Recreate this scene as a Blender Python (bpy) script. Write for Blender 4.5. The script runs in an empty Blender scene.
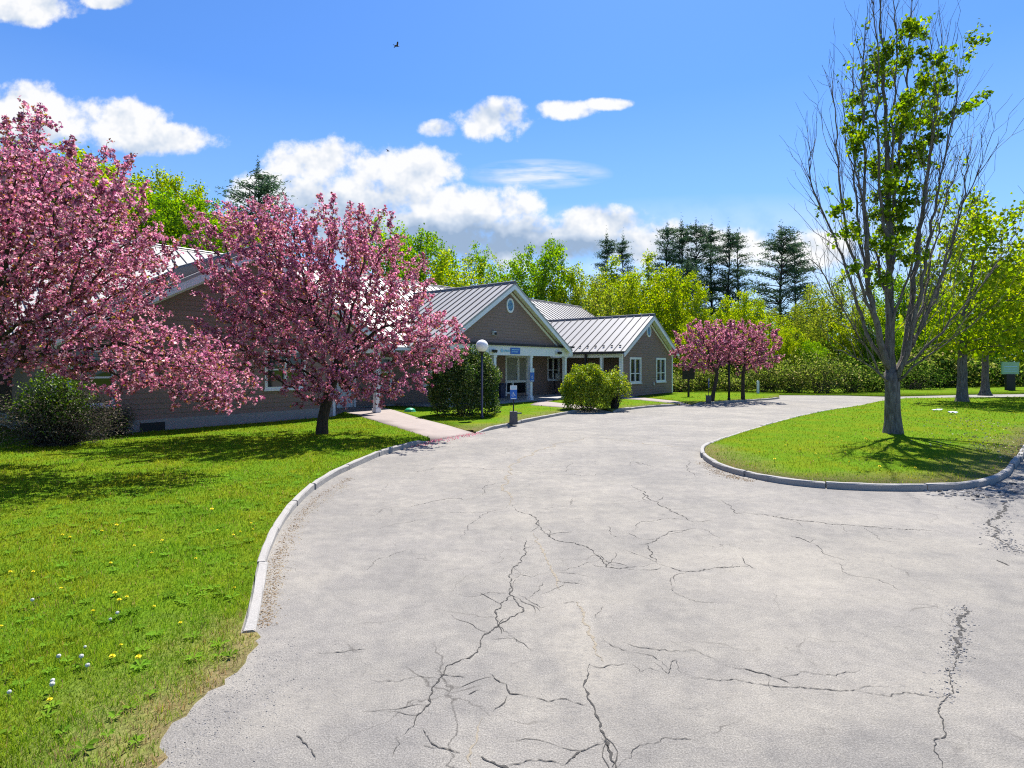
import bpy, math, random
import numpy as np
from mathutils import Vector, Matrix
from mathutils.geometry import delaunay_2d_cdt

rng = np.random.default_rng(7)
random.seed(7)
S = bpy.context.scene
COL = S.collection
F, HY, CX, CAMH = 570.0, 365.0, 512.0, 2.2

# ------------------------------------------------------------------ helpers
def gp(px, py, z=0.0):
    """ground point (world) of a photo pixel, at height z"""
    Y = (CAMH - z) * F / (py - HY)
    return Vector(((px - CX) / F * Y, Y, z))
def at(px, py, Y):
    return Vector(((px - CX) / F * Y, Y, CAMH - (py - HY) / F * Y))

def link(o):
    COL.objects.link(o); return o
def tag(o, label=None, cat=None, group=None, kind=None):
    if label: o['label'] = label
    if cat: o['category'] = cat
    if group: o['group'] = group
    if kind: o['kind'] = kind
    return o
def empty(name, loc, rz=0.0, label=None, cat=None, group=None):
    o = bpy.data.objects.new(name, None); link(o)
    o.empty_display_size = .3
    o.location = loc; o.rotation_euler = (0, 0, rz)
    return tag(o, label, cat, group)
def copy_tree(o, parent=None):
    c = o.copy(); COL.objects.link(c)
    if parent: c.parent = parent
    for ch in list(o.children): copy_tree(ch, c)
    return c

def np_mesh(name, V, Fc, tint=None, smooth=False):
    """mesh from numpy arrays; Fc is (n,3) or (n,4); tint per face (n,3)"""
    me = bpy.data.meshes.new(name)
    V = np.asarray(V, dtype=np.float32); Fc = np.asarray(Fc, dtype=np.int32)
    n, k = Fc.shape
    me.vertices.add(len(V)); me.vertices.foreach_set('co', V.ravel())
    me.loops.add(n * k); me.loops.foreach_set('vertex_index', Fc.ravel())
    me.polygons.add(n)
    me.polygons.foreach_set('loop_start', np.arange(0, n * k, k, dtype=np.int32))
    if smooth: me.polygons.foreach_set('use_smooth', np.ones(n, dtype=bool))
    if tint is not None:
        a = me.attributes.new('tint', 'FLOAT_COLOR', 'FACE')
        c = np.ones((n, 4), dtype=np.float32); c[:, :3] = tint
        a.data.foreach_set('color', c.ravel())
    me.update(calc_edges=True); me.validate()
    return me
def obj(name, me, mats, parent=None):
    o = bpy.data.objects.new(name, me); link(o)
    if not isinstance(mats, (list, tuple)): mats = [mats]
    if len(me.materials) == 0:
        for m in mats: me.materials.append(m)
    if parent: o.parent = parent
    return o

class MB:
    """collects boxes, prisms, tubes and links them as ONE mesh object"""
    def __init__(s): s.v = []; s.f = []; s.m = []; s.sm = []
    def add(s, vs, fs, mi=0, smooth=False):
        b = len(s.v); s.v += [tuple(v) for v in vs]
        for f in fs: s.f.append(tuple(b + i for i in f)); s.m.append(mi); s.sm.append(smooth)
    def box(s, x0, x1, y0, y1, z0, z1, mi=0):
        vs = [(x, y, z) for z in (z0, z1) for y in (y0, y1) for x in (x0, x1)]
        s.add(vs, [(0, 2, 3, 1), (4, 5, 7, 6), (0, 1, 5, 4), (2, 6, 7, 3), (0, 4, 6, 2), (1, 3, 7, 5)], mi)
    def hexa(s, bot, top, mi=0):
        n = len(bot)
        fs = [tuple(range(n - 1, -1, -1)), tuple(range(n, 2 * n))]
        for i in range(n): fs.append((i, (i + 1) % n, n + (i + 1) % n, n + i))
        s.add(list(bot) + list(top), fs, mi)
    def prism(s, poly, d, mi=0):
        d = Vector(d); s.hexa(poly, [Vector(p) + d for p in poly], mi)
    def tube(s, pts, rs, n=10, mi=0, cap=True, smooth=True):
        pts = [Vector(p) for p in pts]; vs = []; fs = []
        for i, p in enumerate(pts):
            t = (pts[min(i + 1, len(pts) - 1)] - pts[max(i - 1, 0)]).normalized()
            a = t.cross(Vector((0.31, 0.95, 0.05))) if abs(t.z) > .8 else t.cross(Vector((0, 0, 1)))
            a.normalize(); b = t.cross(a)
            for k in range(n):
                w = 2 * math.pi * k / n
                vs.append(p + (a * math.cos(w) + b * math.sin(w)) * rs[i])
        for i in range(len(pts) - 1):
            for k in range(n):
                fs.append((i * n + k, i * n + (k + 1) % n, (i + 1) * n + (k + 1) % n, (i + 1) * n + k))
        s.add(vs, fs, mi, smooth)
        if cap:
            b = len(s.v) - len(vs)
            s.f.append(tuple(b + k for k in range(n - 1, -1, -1))); s.m.append(mi); s.sm.append(False)
            s.f.append(tuple(b + (len(pts) - 1) * n + k for k in range(n))); s.m.append(mi); s.sm.append(False)
    def lathe(s, prof, n=20, c=(0, 0, 0), mi=0):
        vs = []; fs = []
        for r, z in prof:
            for k in range(n):
                w = 2 * math.pi * k / n
                vs.append((c[0] + r * math.cos(w), c[1] + r * math.sin(w), c[2] + z))
        for i in range(len(prof) - 1):
            for k in range(n):
                fs.append((i * n + k, i * n + (k + 1) % n, (i + 1) * n + (k + 1) % n, (i + 1) * n + k))
        s.add(vs, fs, mi, True)
    def build(s, name, mats, parent=None):
        me = bpy.data.meshes.new(name); me.from_pydata(s.v, [], s.f)
        me.polygons.foreach_set('material_index', s.m)
        me.polygons.foreach_set('use_smooth', s.sm); me.update()
        return obj(name, me, mats, parent)

# ------------------------------------------------------------------ materials
def mat(name):
    m = bpy.data.materials.new(name); m.use_nodes = True
    nt = m.node_tree; nt.nodes.clear()
    out = nt.nodes.new('ShaderNodeOutputMaterial')
    return m, nt, out
def N(nt, t, **kw):
    n = nt.nodes.new(t)
    for k, v in kw.items():
        if k in n.inputs: n.inputs[k].default_value = v
        else: setattr(n, k, v)
    return n
def L(nt, a, b): nt.links.new(a, b)
def math_n(nt, op, a, b=None, clamp=False):
    n = nt.nodes.new('ShaderNodeMath'); n.operation = op; n.use_clamp = clamp
    for i, x in enumerate((a, b)):
        if x is None: continue
        if isinstance(x, (int, float)): n.inputs[i].default_value = x
        else: nt.links.new(x, n.inputs[i])
    return n.outputs[0]
def ramp(nt, fac, stops):
    r = nt.nodes.new('ShaderNodeValToRGB'); e = r.color_ramp.elements
    while len(e) < len(stops): e.new(0.5)
    for i, (p, c) in enumerate(stops):
        e[i].position = p; e[i].color = (*c, 1) if len(c) == 3 else c
    nt.links.new(fac, r.inputs[0]); return r.outputs[0]
def mixc(nt, fac, a, b, blend='MIX'):
    n = nt.nodes.new('ShaderNodeMix'); n.data_type = 'RGBA'; n.blend_type = blend
    for i, x in ((0, fac), (6, a), (7, b)):
        if isinstance(x, (int, float)): n.inputs[i].default_value = x
        elif isinstance(x, tuple): n.inputs[i].default_value = (*x, 1) if len(x) == 3 else x
        else: nt.links.new(x, n.inputs[i])
    return n.outputs[2]
def noise(nt, vec, scale, detail=4, rough=.55):
    n = nt.nodes.new('ShaderNodeTexNoise'); n.inputs['Scale'].default_value = scale
    n.inputs['Detail'].default_value = detail; n.inputs['Roughness'].default_value = rough
    if vec is not None: nt.links.new(vec, n.inputs['Vector'])
    return n.outputs[0]
def geo_pos(nt): return nt.nodes.new('ShaderNodeNewGeometry').outputs['Position']
def obj_co(nt): return nt.nodes.new('ShaderNodeTexCoord').outputs['Object']
def bump(nt, h, strength, dist=.02):
    b = nt.nodes.new('ShaderNodeBump'); b.inputs['Strength'].default_value = strength
    b.inputs['Distance'].default_value = dist; nt.links.new(h, b.inputs['Height']); return b.outputs[0]

def plain(name, col, rough=.6, metal=0.0, var=.12, scale=3.0, bmp=0.0, spec=.4):
    m, nt, out = mat(name)
    p = N(nt, 'ShaderNodeBsdfPrincipled', Roughness=rough, Metallic=metal)
    p.inputs['Specular IOR Level'].default_value = spec
    co = obj_co(nt)
    nz = noise(nt, co, scale, 6)
    c = mixc(nt, nz, tuple(x * (1 - var) for x in col), tuple(min(1, x * (1 + var)) for x in col))
    L(nt, c, p.inputs['Base Color'])
    if bmp:
        L(nt, bump(nt, noise(nt, co, scale * 8, 5), bmp, .01), p.inputs['Normal'])
    L(nt, p.outputs[0], out.inputs[0]); return m

def leafmat(name, mul=(1, 1, 1), trans=.45, vary=.25, gloss=.0):
    """per-leaf tint x object-random value, diffuse + translucent"""
    m, nt, out = mat(name)
    a = N(nt, 'ShaderNodeAttribute', attribute_name='tint')
    oi = nt.nodes.new('ShaderNodeObjectInfo')
    k = math_n(nt, 'ADD', math_n(nt, 'MULTIPLY', oi.outputs['Random'], vary), 1 - vary / 2)
    c = mixc(nt, 1.0, a.outputs['Color'], tuple(mul), 'MULTIPLY')
    hs = N(nt, 'ShaderNodeHueSaturation'); L(nt, c, hs.inputs['Color']); L(nt, k, hs.inputs['Value'])
    d = nt.nodes.new('ShaderNodeBsdfDiffuse'); L(nt, hs.outputs[0], d.inputs[0])
    t = nt.nodes.new('ShaderNodeBsdfTranslucent')
    tc = N(nt, 'ShaderNodeHueSaturation', Saturation=1.12, Value=1.25); L(nt, hs.outputs[0], tc.inputs['Color'])
    L(nt, tc.outputs[0], t.inputs[0])
    mx = N(nt, 'ShaderNodeMixShader', Fac=trans); L(nt, d.outputs[0], mx.inputs[1]); L(nt, t.outputs[0], mx.inputs[2])
    last = mx.outputs[0]
    if gloss:
        g = N(nt, 'ShaderNodeBsdfGlossy', Roughness=.45); g.inputs[0].default_value = (1, 1, 1, 1)
        m2 = N(nt, 'ShaderNodeMixShader', Fac=gloss); L(nt, last, m2.inputs[1]); L(nt, g.outputs[0], m2.inputs[2]); last = m2.outputs[0]
    L(nt, last, out.inputs[0]); return m

def barkmat(name, c0, c1, scale=6):
    m, nt, out = mat(name)
    p = N(nt, 'ShaderNodeBsdfPrincipled', Roughness=.95); p.inputs['Specular IOR Level'].default_value = .15
    co = obj_co(nt)
    mp = N(nt, 'ShaderNodeMapping'); mp.inputs['Scale'].default_value = (1, 1, .16); L(nt, co, mp.inputs[0])
    nz = noise(nt, mp.outputs[0], scale * 3, 8, .65)
    n2 = noise(nt, co, scale * .5, 3)
    c = ramp(nt, nz, [(.3, c0), (.7, c1)])
    c = mixc(nt, math_n(nt, 'MULTIPLY', n2, .5), c, tuple(x * .6 for x in c0))
    L(nt, c, p.inputs['Base Color']); L(nt, bump(nt, nz, .9, .05), p.inputs['Normal'])
    L(nt, p.outputs[0], out.inputs[0]); return m

M = {}
M['white'] = plain('white_paint', (.74, .76, .78), .55, var=.06, bmp=.05)
M['roof'] = plain('metal_roof', (.335, .318, .298), .42, .0, var=.10, scale=.8, spec=.6)
M['seam'] = plain('roof_seam_shaded', (.13, .122, .118), .5, .0, var=.1)  # ribs darker than the panels: shade on their sides put into the colour
M['dark'] = plain('dark_metal', (.018, .018, .022), .5, .2, var=.2)
M['black'] = plain('black_panel', (.012, .012, .012), .6, var=.2)
M['globe'] = plain('white_globe', (.85, .83, .82), .25, var=.03)
M['conc'] = plain('foundation_concrete', (.30, .29, .28), .9, var=.2, scale=2.5, bmp=.2)
M['blue'] = plain('sign_blue', (.02, .13, .50), .45, var=.05)
M['cyan'] = plain('sign_pale_blue', (.30, .55, .72), .5, var=.05)
M['navy'] = plain('navy_plastic', (.015, .03, .09), .5, var=.1)
M['green'] = plain('green_plastic', (.03, .30, .16), .4, var=.1)
M['greensign'] = plain('green_sign', (.24, .42, .25), .6, var=.15)
M['bucket'] = plain('weathered_concrete_block', (.10, .095, .10), .9, var=.35, scale=9, bmp=.3)
M['soffit'] = plain('soffit_paint', (.58, .57, .53), .7, var=.08)
M['ac'] = plain('air_conditioner_case', (.55, .56, .55), .5, var=.1)
M['pole'] = plain('painted_pole', (.05, .05, .075), .28, .5, var=.3, scale=5)
M['curtain'] = plain('pale_blind', (.26, .27, .24), .8, var=.15)

def clap():
    m, nt, out = mat('clapboard')
    p = N(nt, 'ShaderNodeBsdfPrincipled', Roughness=.75); p.inputs['Specular IOR Level'].default_value = .25
    co = obj_co(nt)
    mp = N(nt, 'ShaderNodeMapping'); mp.inputs['Scale'].default_value = (.6, .6, 9); L(nt, co, mp.inputs[0])
    a = noise(nt, mp.outputs[0], 2.0, 5); b = noise(nt, co, .7, 3)
    c = ramp(nt, a, [(.3, (.235, .163, .138)), (.7, (.295, .208, .176))])
    c = mixc(nt, math_n(nt, 'MULTIPLY', b, .35), c, (.205, .145, .125))
    L(nt, c, p.inputs['Base Color']); L(nt, p.outputs[0], out.inputs[0]); return m
M['clap'] = clap()

def glassmat():
    m, nt, out = mat('window_glass')
    p = N(nt, 'ShaderNodeBsdfPrincipled', Roughness=.04); p.inputs['Base Color'].default_value = (.012, .015, .02, 1)
    p.inputs['Specular IOR Level'].default_value = .8
    L(nt, bump(nt, noise(nt, obj_co(nt), 1.5, 2), .05, .05), p.inputs['Normal'])
    L(nt, p.outputs[0], out.inputs[0]); return m
M['glass'] = glassmat()

M['bark_crab'] = barkmat('crabapple_bark', (.035, .026, .022), (.11, .085, .072), 7)
M['bark_maple'] = barkmat('maple_bark', (.06, .05, .042), (.31, .28, .25), 6)
M['bark_wood'] = barkmat('woodland_bark', (.05, .042, .035), (.16, .14, .12), 3)
M['bark_pine'] = barkmat('pine_bark', (.03, .025, .022), (.09, .075, .065), 3)
M['blossom'] = leafmat('pink_blossom', trans=.5, vary=.08)
M['leaf'] = leafmat('spring_leaf', trans=.55, vary=.16)
M['leaf_gloss'] = leafmat('shrub_leaf', trans=.35, vary=.1, gloss=.025)
M['needle'] = leafmat('pine_needle', trans=.35, vary=.25)
M['twig'] = leafmat('dry_twig', trans=.1, vary=.1)

def grassmat():
    m, nt, out = mat('grass_blade')
    a = N(nt, 'ShaderNodeAttribute', attribute_name='tint')
    pos = geo_pos(nt)
    big = noise(nt, pos, .9, 4, .6)
    c = mixc(nt, ramp(nt, big, [(.42, (0, 0, 0)), (.62, (1, 1, 1))]), a.outputs['Color'],
             mixc(nt, 1.0, a.outputs['Color'], (1.28, 1.02, 1.0), 'MULTIPLY'))
    d = nt.nodes.new('ShaderNodeBsdfDiffuse'); L(nt, c, d.inputs[0])
    t = nt.nodes.new('ShaderNodeBsdfTranslucent'); L(nt, c, t.inputs[0])
    mx = N(nt, 'ShaderNodeMixShader', Fac=.45); L(nt, d.outputs[0], mx.inputs[1]); L(nt, t.outputs[0], mx.inputs[2])
    L(nt, mx.outputs[0], out.inputs[0]); return m
M['grass'] = grassmat()

def lawnmat():
    m, nt, out = mat('lawn_turf')
    p = N(nt, 'ShaderNodeBsdfPrincipled', Roughness=1.0); p.inputs['Specular IOR Level'].default_value = 0
    pos = geo_pos(nt)
    a = noise(nt, pos, 38, 6, .7); b = noise(nt, pos, .9, 4, .6); d = noise(nt, pos, 5, 4)
    c = ramp(nt, a, [(.32, (.035, .080, .007)), (.5, (.09, .175, .012)), (.68, (.16, .26, .018))])
    c = mixc(nt, ramp(nt, b, [(.42, (0, 0, 0)), (.62, (1, 1, 1))]), c, mixc(nt, 1.0, c, (1.4, 1.0, 1.0), 'MULTIPLY'))
    c = mixc(nt, math_n(nt, 'MULTIPLY', d, .3), c, (.075, .14, .009))
    # worn, dry strip along the edges (attribute set on the mesh)
    at_ = N(nt, 'ShaderNodeAttribute', attribute_name='dry')
    dn = math_n(nt, 'MULTIPLY', at_.outputs['Fac'], math_n(nt, 'MULTIPLY', d, 1.7), clamp=True)
    soil = ramp(nt, a, [(.3, (.13, .095, .05)), (.7, (.30, .24, .12))])
    c = mixc(nt, dn, c, soil)
    L(nt, c, p.inputs['Base Color']); L(nt, bump(nt, a, .8, .03), p.inputs['Normal'])
    L(nt, p.outputs[0], out.inputs[0]); return m
M['lawn'] = lawnmat()

def asphalt():
    m, nt, out = mat('worn_asphalt')
    p = N(nt, 'ShaderNodeBsdfPrincipled', Roughness=.92); p.inputs['Specular IOR Level'].default_value = .25
    pos = geo_pos(nt)
    fine = noise(nt, pos, 95, 4, .75); mid = noise(nt, pos, 24, 5, .7)
    big = noise(nt, pos, .55, 5, .6); wide = noise(nt, pos, .16, 3, .5)
    c = ramp(nt, fine, [(.27, (.085, .080, .072)), (.5, (.226, .214, .197)), (.72, (.42, .400, .370))])
    v = N(nt, 'ShaderNodeTexVoronoi', Scale=70.0); L(nt, pos, v.inputs['Vector'])
    peb = ramp(nt, v.outputs['Distance'], [(.06, (.42, .41, .40)), (.16, (.20, .195, .19))])
    c = mixc(nt, .22, c, peb)
    c = mixc(nt, ramp(nt, big, [(.40, (0, 0, 0)), (.66, (1, 1, 1))]), mixc(nt, 1.0, c, (.90, .895, .89), 'MULTIPLY'), mixc(nt, 1.0, c, (1.13, 1.11, 1.08), 'MULTIPLY'))
    c = mixc(nt, ramp(nt, wide, [(.35, (0, 0, 0)), (.65, (1, 1, 1))]), mixc(nt, 1.0, c, (.95, .95, .96), 'MULTIPLY'), mixc(nt, 1.0, c, (1.06, 1.05, 1.02), 'MULTIPLY'))
    grit = noise(nt, pos, 7.0, 6, .7); patch = noise(nt, pos, 2.1, 5, .65)
    c = mixc(nt, ramp(nt, grit, [(.36, (0, 0, 0)), (.64, (1, 1, 1))]), mixc(nt, 1.0, c, (.89, .89, .89), 'MULTIPLY'), mixc(nt, 1.0, c, (1.09, 1.085, 1.07), 'MULTIPLY'))
    c = mixc(nt, ramp(nt, patch, [(.42, (0, 0, 0)), (.60, (1, 1, 1))]), mixc(nt, 1.0, c, (.92, .92, .93), 'MULTIPLY'), mixc(nt, 1.0, c, (1.05, 1.045, 1.03), 'MULTIPLY'))
    # web of hairline cracks in tired zones
    wv = nt.nodes.new('ShaderNodeTexNoise'); wv.inputs['Scale'].default_value = 2.6; wv.inputs['Detail'].default_value = 5; L(nt, pos, wv.inputs['Vector'])
    dv = nt.nodes.new('ShaderNodeVectorMath'); dv.operation = 'MULTIPLY_ADD'; L(nt, wv.outputs['Color'], dv.inputs[0]); dv.inputs[1].default_value = (.55, .55, 0); L(nt, pos, dv.inputs[2])
    for sc_, wd_, lo_, hi_, sd_ in ((.75, .006, .50, .62, 1.0), (1.9, .011, .60, .68, 2.0)):
        ve = nt.nodes.new('ShaderNodeTexVoronoi'); ve.feature = 'DISTANCE_TO_EDGE'; ve.inputs['Scale'].default_value = sc_; L(nt, dv.outputs[0], ve.inputs['Vector'])
        ln = math_n(nt, 'SUBTRACT', 1.0, math_n(nt, 'DIVIDE', ve.outputs['Distance'], wd_), clamp=True)
        mo = nt.nodes.new('ShaderNodeMapping'); mo.inputs['Location'].default_value = (sd_ * 7.3, sd_ * 3.1, 0); L(nt, pos, mo.inputs[0])
        zone = ramp(nt, noise(nt, mo.outputs[0], .8, 4, .6), [(lo_, (0, 0, 0)), (hi_, (1, 1, 1))])
        c = mixc(nt, math_n(nt, 'MULTIPLY', math_n(nt, 'MULTIPLY', ln, zone), .75), c, (.055, .05, .045))
    # dark pits where the binder is gone
    pit = ramp(nt, mid, [(.28, (1, 1, 1)), (.36, (0, 0, 0))])
    c = mixc(nt, math_n(nt, 'MULTIPLY', pit, .55), c, (.06, .058, .055))
    # pale dusty deposits (world positions, a shape of their own)
    xy = N(nt, 'ShaderNodeSeparateXYZ'); L(nt, pos, xy.inputs[0])
    wob = noise(nt, pos, 1.3, 5, .65)
    tot = None
    for (px, py, rx, ry, ang, k) in SAND:
        g = gp(px, py)
        ca, sa = math.cos(ang), math.sin(ang)
        dx = math_n(nt, 'SUBTRACT', xy.outputs[0], g.x); dy = math_n(nt, 'SUBTRACT', xy.outputs[1], g.y)
        ex = math_n(nt, 'DIVIDE', math_n(nt, 'ADD', math_n(nt, 'MULTIPLY', dx, ca), math_n(nt, 'MULTIPLY', dy, sa)), rx)
        ey = math_n(nt, 'DIVIDE', math_n(nt, 'SUBTRACT', math_n(nt, 'MULTIPLY', dy, ca), math_n(nt, 'MULTIPLY', dx, sa)), ry)
        d2 = math_n(nt, 'ADD', math_n(nt, 'MULTIPLY', ex, ex), math_n(nt, 'MULTIPLY', ey, ey))
        f = math_n(nt, 'MULTIPLY', math_n(nt, 'SUBTRACT', math_n(nt, 'MULTIPLY', wob, 2.4), d2, clamp=True), k)
        tot = f if tot is None else math_n(nt, 'MAXIMUM', tot, f)
    c = mixc(nt, math_n(nt, 'MULTIPLY', tot, math_n(nt, 'MULTIPLY', ramp(nt, mid, [(.35, (.15, .15, .15)), (.6, (1, 1, 1))]), .6)), c, (.335, .305, .255))
    L(nt, c, p.inputs['Base Color'])
    h = math_n(nt, 'ADD', math_n(nt, 'MULTIPLY', fine, .9), mid)
    L(nt, bump(nt, h, .75, .014), p.inputs['Normal'])
    L(nt, p.outputs[0], out.inputs[0]); return m
SAND = [(590, 670, .25, .75, .2, .75), (585, 640, .10, .45, -.1, .9), (520, 690, .22, .5, .3, .45), (560, 610, .8, .3, .3, .45), (800, 560, 2.2, .45, -.05, .8),
        (860, 590, 1.3, .5, .1, .6), (920, 545, 1.2, .35, 0, .7), (520, 520, 1.0, .4, .2, .5), (650, 590, 1.0, .35, .25, .4), (780, 700, 1.4, .3, 0, .35),
        (930, 690, .45, .35, 0, .6), (310, 575, .35, .5, 0, .55), (330, 700, .6, .35, .5, .5), (690, 640, 1.2, .3, 0, .35), (880, 520, 1.6, .3, 0, .5), (600, 720, .7, .3, .2, .3)]
M['asphalt'] = asphalt()
M['crack'] = plain('crack_shadowed_gap', (.05, .047, .043), 1.0, var=.4, scale=30)
M['sandcrack'] = plain('sand_filled_crack', (.215, .185, .14), 1.0, var=.35, scale=25)
M['side'] = plain('sidewalk_concrete', (.26, .22, .20), .9, var=.18, scale=4, bmp=.15)

def curbmat():
    m, nt, out = mat('granite_curb')
    p = N(nt, 'ShaderNodeBsdfPrincipled', Roughness=.85); p.inputs['Specular IOR Level'].default_value = .25
    pos = geo_pos(nt)
    a = noise(nt, pos, 90, 5, .7); b = noise(nt, pos, 2.2, 4); d = noise(nt, pos, 9, 5, .7)
    c = ramp(nt, a, [(.3, (.17, .163, .155)), (.55, (.30, .288, .272)), (.75, (.43, .415, .395))])
    c = mixc(nt, ramp(nt, b, [(.35, (0, 0, 0)), (.7, (.5, .5, .5))]), c, (.30, .28, .26))
    c = mixc(nt, ramp(nt, d, [(.60, (0, 0, 0)), (.75, (.8, .8, .8))]), c, (.13, .12, .10))
    L(nt, c, p.inputs['Base Color']); L(nt, bump(nt, d, .5, .02), p.inputs['Normal'])
    L(nt, p.outputs[0], out.inputs[0]); return m
M['curb'] = curbmat()
M['litter'] = plain('dry_leaf_litter', (.28, .22, .13), .95, var=.35, scale=12)
M['soil'] = plain('brown_grit', (.20, .145, .09), .95, var=.4, scale=12)
M['rubble'] = plain('broken_asphalt', (.22, .21, .20), .95, var=.4, scale=14, bmp=.4)

# ------------------------------------------------------------------ polygons of ground
def inside(poly, x, y):
    x = np.asarray(x); y = np.asarray(y); r = np.zeros(x.shape, bool)
    n = len(poly); j = n - 1
    for i in range(n):
        xi, yi = poly[i][0], poly[i][1]; xj, yj = poly[j][0], poly[j][1]
        c = ((yi > y) != (yj > y)) & (x < (xj - xi) * (y - yi) / (yj - yi + 1e-12) + xi)
        r ^= c; j = i
    return r
def segdist(pl, x, y):
    d = np.full(np.shape(x), 1e9)
    for (a, b) in zip(pl[:-1], pl[1:]):
        ax, ay, bx, by = a[0], a[1], b[0], b[1]
        L2 = (bx - ax) ** 2 + (by - ay) ** 2 + 1e-12
        t = np.clip(((x - ax) * (bx - ax) + (y - ay) * (by - ay)) / L2, 0, 1)
        d = np.minimum(d, np.hypot(x - ax - t * (bx - ax), y - ay - t * (by - ay)))
    return d
def densify(pl, step):
    out = []
    for a, b in zip(pl[:-1], pl[1:]):
        a = Vector(a[:2]); b = Vector(b[:2]); n = max(1, int((b - a).length / step))
        for i in range(n): out.append(tuple(a.lerp(b, i / n)))
    out.append(tuple(pl[-1][:2])); return out
def smooth(pl, it=2):
    pl = [tuple(p[:2]) for p in pl]
    for _ in range(it):
        q = [pl[0]]
        for a, b in zip(pl[:-1], pl[1:]):
            q.append((a[0] * .75 + b[0] * .25, a[1] * .75 + b[1] * .25)); q.append((a[0] * .25 + b[0] * .75, a[1] * .25 + b[1] * .75))
        q.append(pl[-1]); pl = q
    return pl
def offset(pl, d):
    out = []
    for i in range(len(pl)):
        a = Vector(pl[max(i - 1, 0)]); b = Vector(pl[min(i + 1, len(pl) - 1)])
        t = (b - a).normalized(); out.append((pl[i][0] - t.y * d, pl[i][1] + t.x * d))
    return out
def sheet(name, poly, zf, m, step=1.0, dryf=None, extra=None):
    poly = [tuple(p[:2]) for p in poly]
    xs = [p[0] for p in poly]; ys = [p[1] for p in poly]
    gx, gy = np.meshgrid(np.arange(min(xs), max(xs), step), np.arange(min(ys), max(ys), step))
    gx = gx.ravel() + rng.uniform(-.2, .2, gx.size) * step; gy = gy.ravel() + rng.uniform(-.2, .2, gy.size) * step
    k = inside(poly, gx, gy) & (segdist(poly + [poly[0]], gx, gy) > .3 * step)
    pts = [Vector(p) for p in poly] + [Vector((a, b)) for a, b in zip(gx[k], gy[k])]
    n = len(poly)
    vs, es, fs, _, _, _ = delaunay_2d_cdt(pts, [(i, (i + 1) % n) for i in range(n)], [], 1, 1e-5)
    vx = np.array([v.x for v in vs]); vy = np.array([v.y for v in vs])
    vz = zf(vx, vy)
    me = bpy.data.meshes.new(name)
    me.from_pydata(list(zip(vx, vy, vz)), [], [tuple(f) for f in fs])
    if dryf is not None:
        a = me.attributes.new('dry', 'FLOAT', 'POINT'); a.data.foreach_set('value', dryf(vx, vy).astype(np.float32))
    me.polygons.foreach_set('use_smooth', [True] * len(me.polygons)); me.update()
    bm_flip(me)
    import bmesh
    bm = bmesh.new(); bm.from_mesh(me)
    ex = bmesh.ops.extrude_edge_only(bm, edges=[e for e in bm.edges if e.is_boundary])   # a real rim down to the subsoil
    for v in ex['geom']:
        if isinstance(v, bmesh.types.BMVert): v.co.z = min(v.co.z, 0) - .05
    bm.to_mesh(me); bm.free()
    o = obj(name, me, m); o['kind'] = 'structure'; return o
def bm_flip(me):
    import bmesh
    bm = bmesh.new(); bm.from_mesh(me)
    for f in bm.faces:
        if f.normal.z < 0: f.normal_flip()
    bm.to_mesh(me); bm.free()

P = lambda l: [tuple(gp(x, y))[:2] for x, y in l]
# kerb lines (road-side foot of each kerb)
curbA = smooth(P([(254, 633), (262, 600), (266, 570), (275, 540), (289, 516), (306, 497), (330, 479), (358, 466), (388, 453), (408, 448), (430, 441.5)]), 2)
curbB = smooth(P([(476, 433.5), (505, 427), (540, 419.5), (568, 414), (585, 411)]), 2)
curbC = smooth(P([(613, 412.3), (628, 410), (648, 407.5), (668, 406.5), (680, 405.7)]), 2)
curbD = smooth(P([(693, 405.5), (703, 404.2), (725, 403), (750, 401.4), (776, 399.4), (781, 398.2)]), 2)
rag = random.Random(11)
edgeA = smooth(P([(254, 633), (249, 650), (236, 668), (214, 690), (190, 716), (168, 748), (150, 790)]), 1)
edgeA = [(x + .05 * math.sin(y * 2.9 + 1) + rag.gauss(0, .018), y + rag.gauss(0, .012)) for x, y in densify(edgeA, .07)] + [(-2.3, 2.0), (-2.4, 0.5), (-2.4, -3)]
isl = smooth(P([(858, 407.2), (842, 409.7), (820, 413.3), (792, 419.7), (765, 427.2), (740, 435), (718, 442.5), (704, 448), (699.5, 453), (703, 461), (720, 470), (747, 477.5), (782, 484.5), (835, 489.5), (900, 491.5), (955, 490.5), (990, 486.5), (1009, 477.5), (1018, 466), (1024, 455), (1034, 440)]), 2)
isl_far = P([(1060, 425), (1130, 412), (1130, 400), (1024, 400), (960, 400.6), (905, 401.5), (880, 404)])
walk1L = P([(430, 441.5), (405, 433), (378, 424.5), (358, 418), (344, 414)])
walk1R = P([(476, 433.5), (445, 427.5), (420, 421), (396, 413), (380, 408.5)])
walk2L = P([(585, 411), (560, 409.5), (530, 407)]); walk2R = P([(613, 412.3), (590, 408.5), (565, 405.5), (545, 403)])
walk3L = P([(680, 405.7), (662, 404), (640, 401.7), (618, 400)]); walk3R = P([(693, 405.5), (676, 402.8), (655, 400.5), (632, 398.2)])

U0 = Vector((.6346, .7729, 0)); V0 = Vector((-.7729, .6346, 0))
def uv(u, v): p = U0 * u + V0 * v; return (p.x, p.y)

LZ = .10
def zlawn(x, y): return np.full(np.shape(x), LZ)
def zlawnA(x, y):
    d = segdist(edgeA, x, y)
    return .006 + (LZ - .006) * np.clip(d / 5.5, 0, 1) ** .8 + .012 * np.sin(x * 1.7) * np.sin(y * 1.3) * np.clip(d, 0, 1)
def zisl(x, y):
    d = segdist(isl, x, y); return LZ + .10 * np.clip(d / 5, 0, 1)
def dryE(pl, w, k=1.0):
    return lambda x, y: k * np.clip(1 - segdist(pl, x, y) / w, 0, 1)

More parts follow.
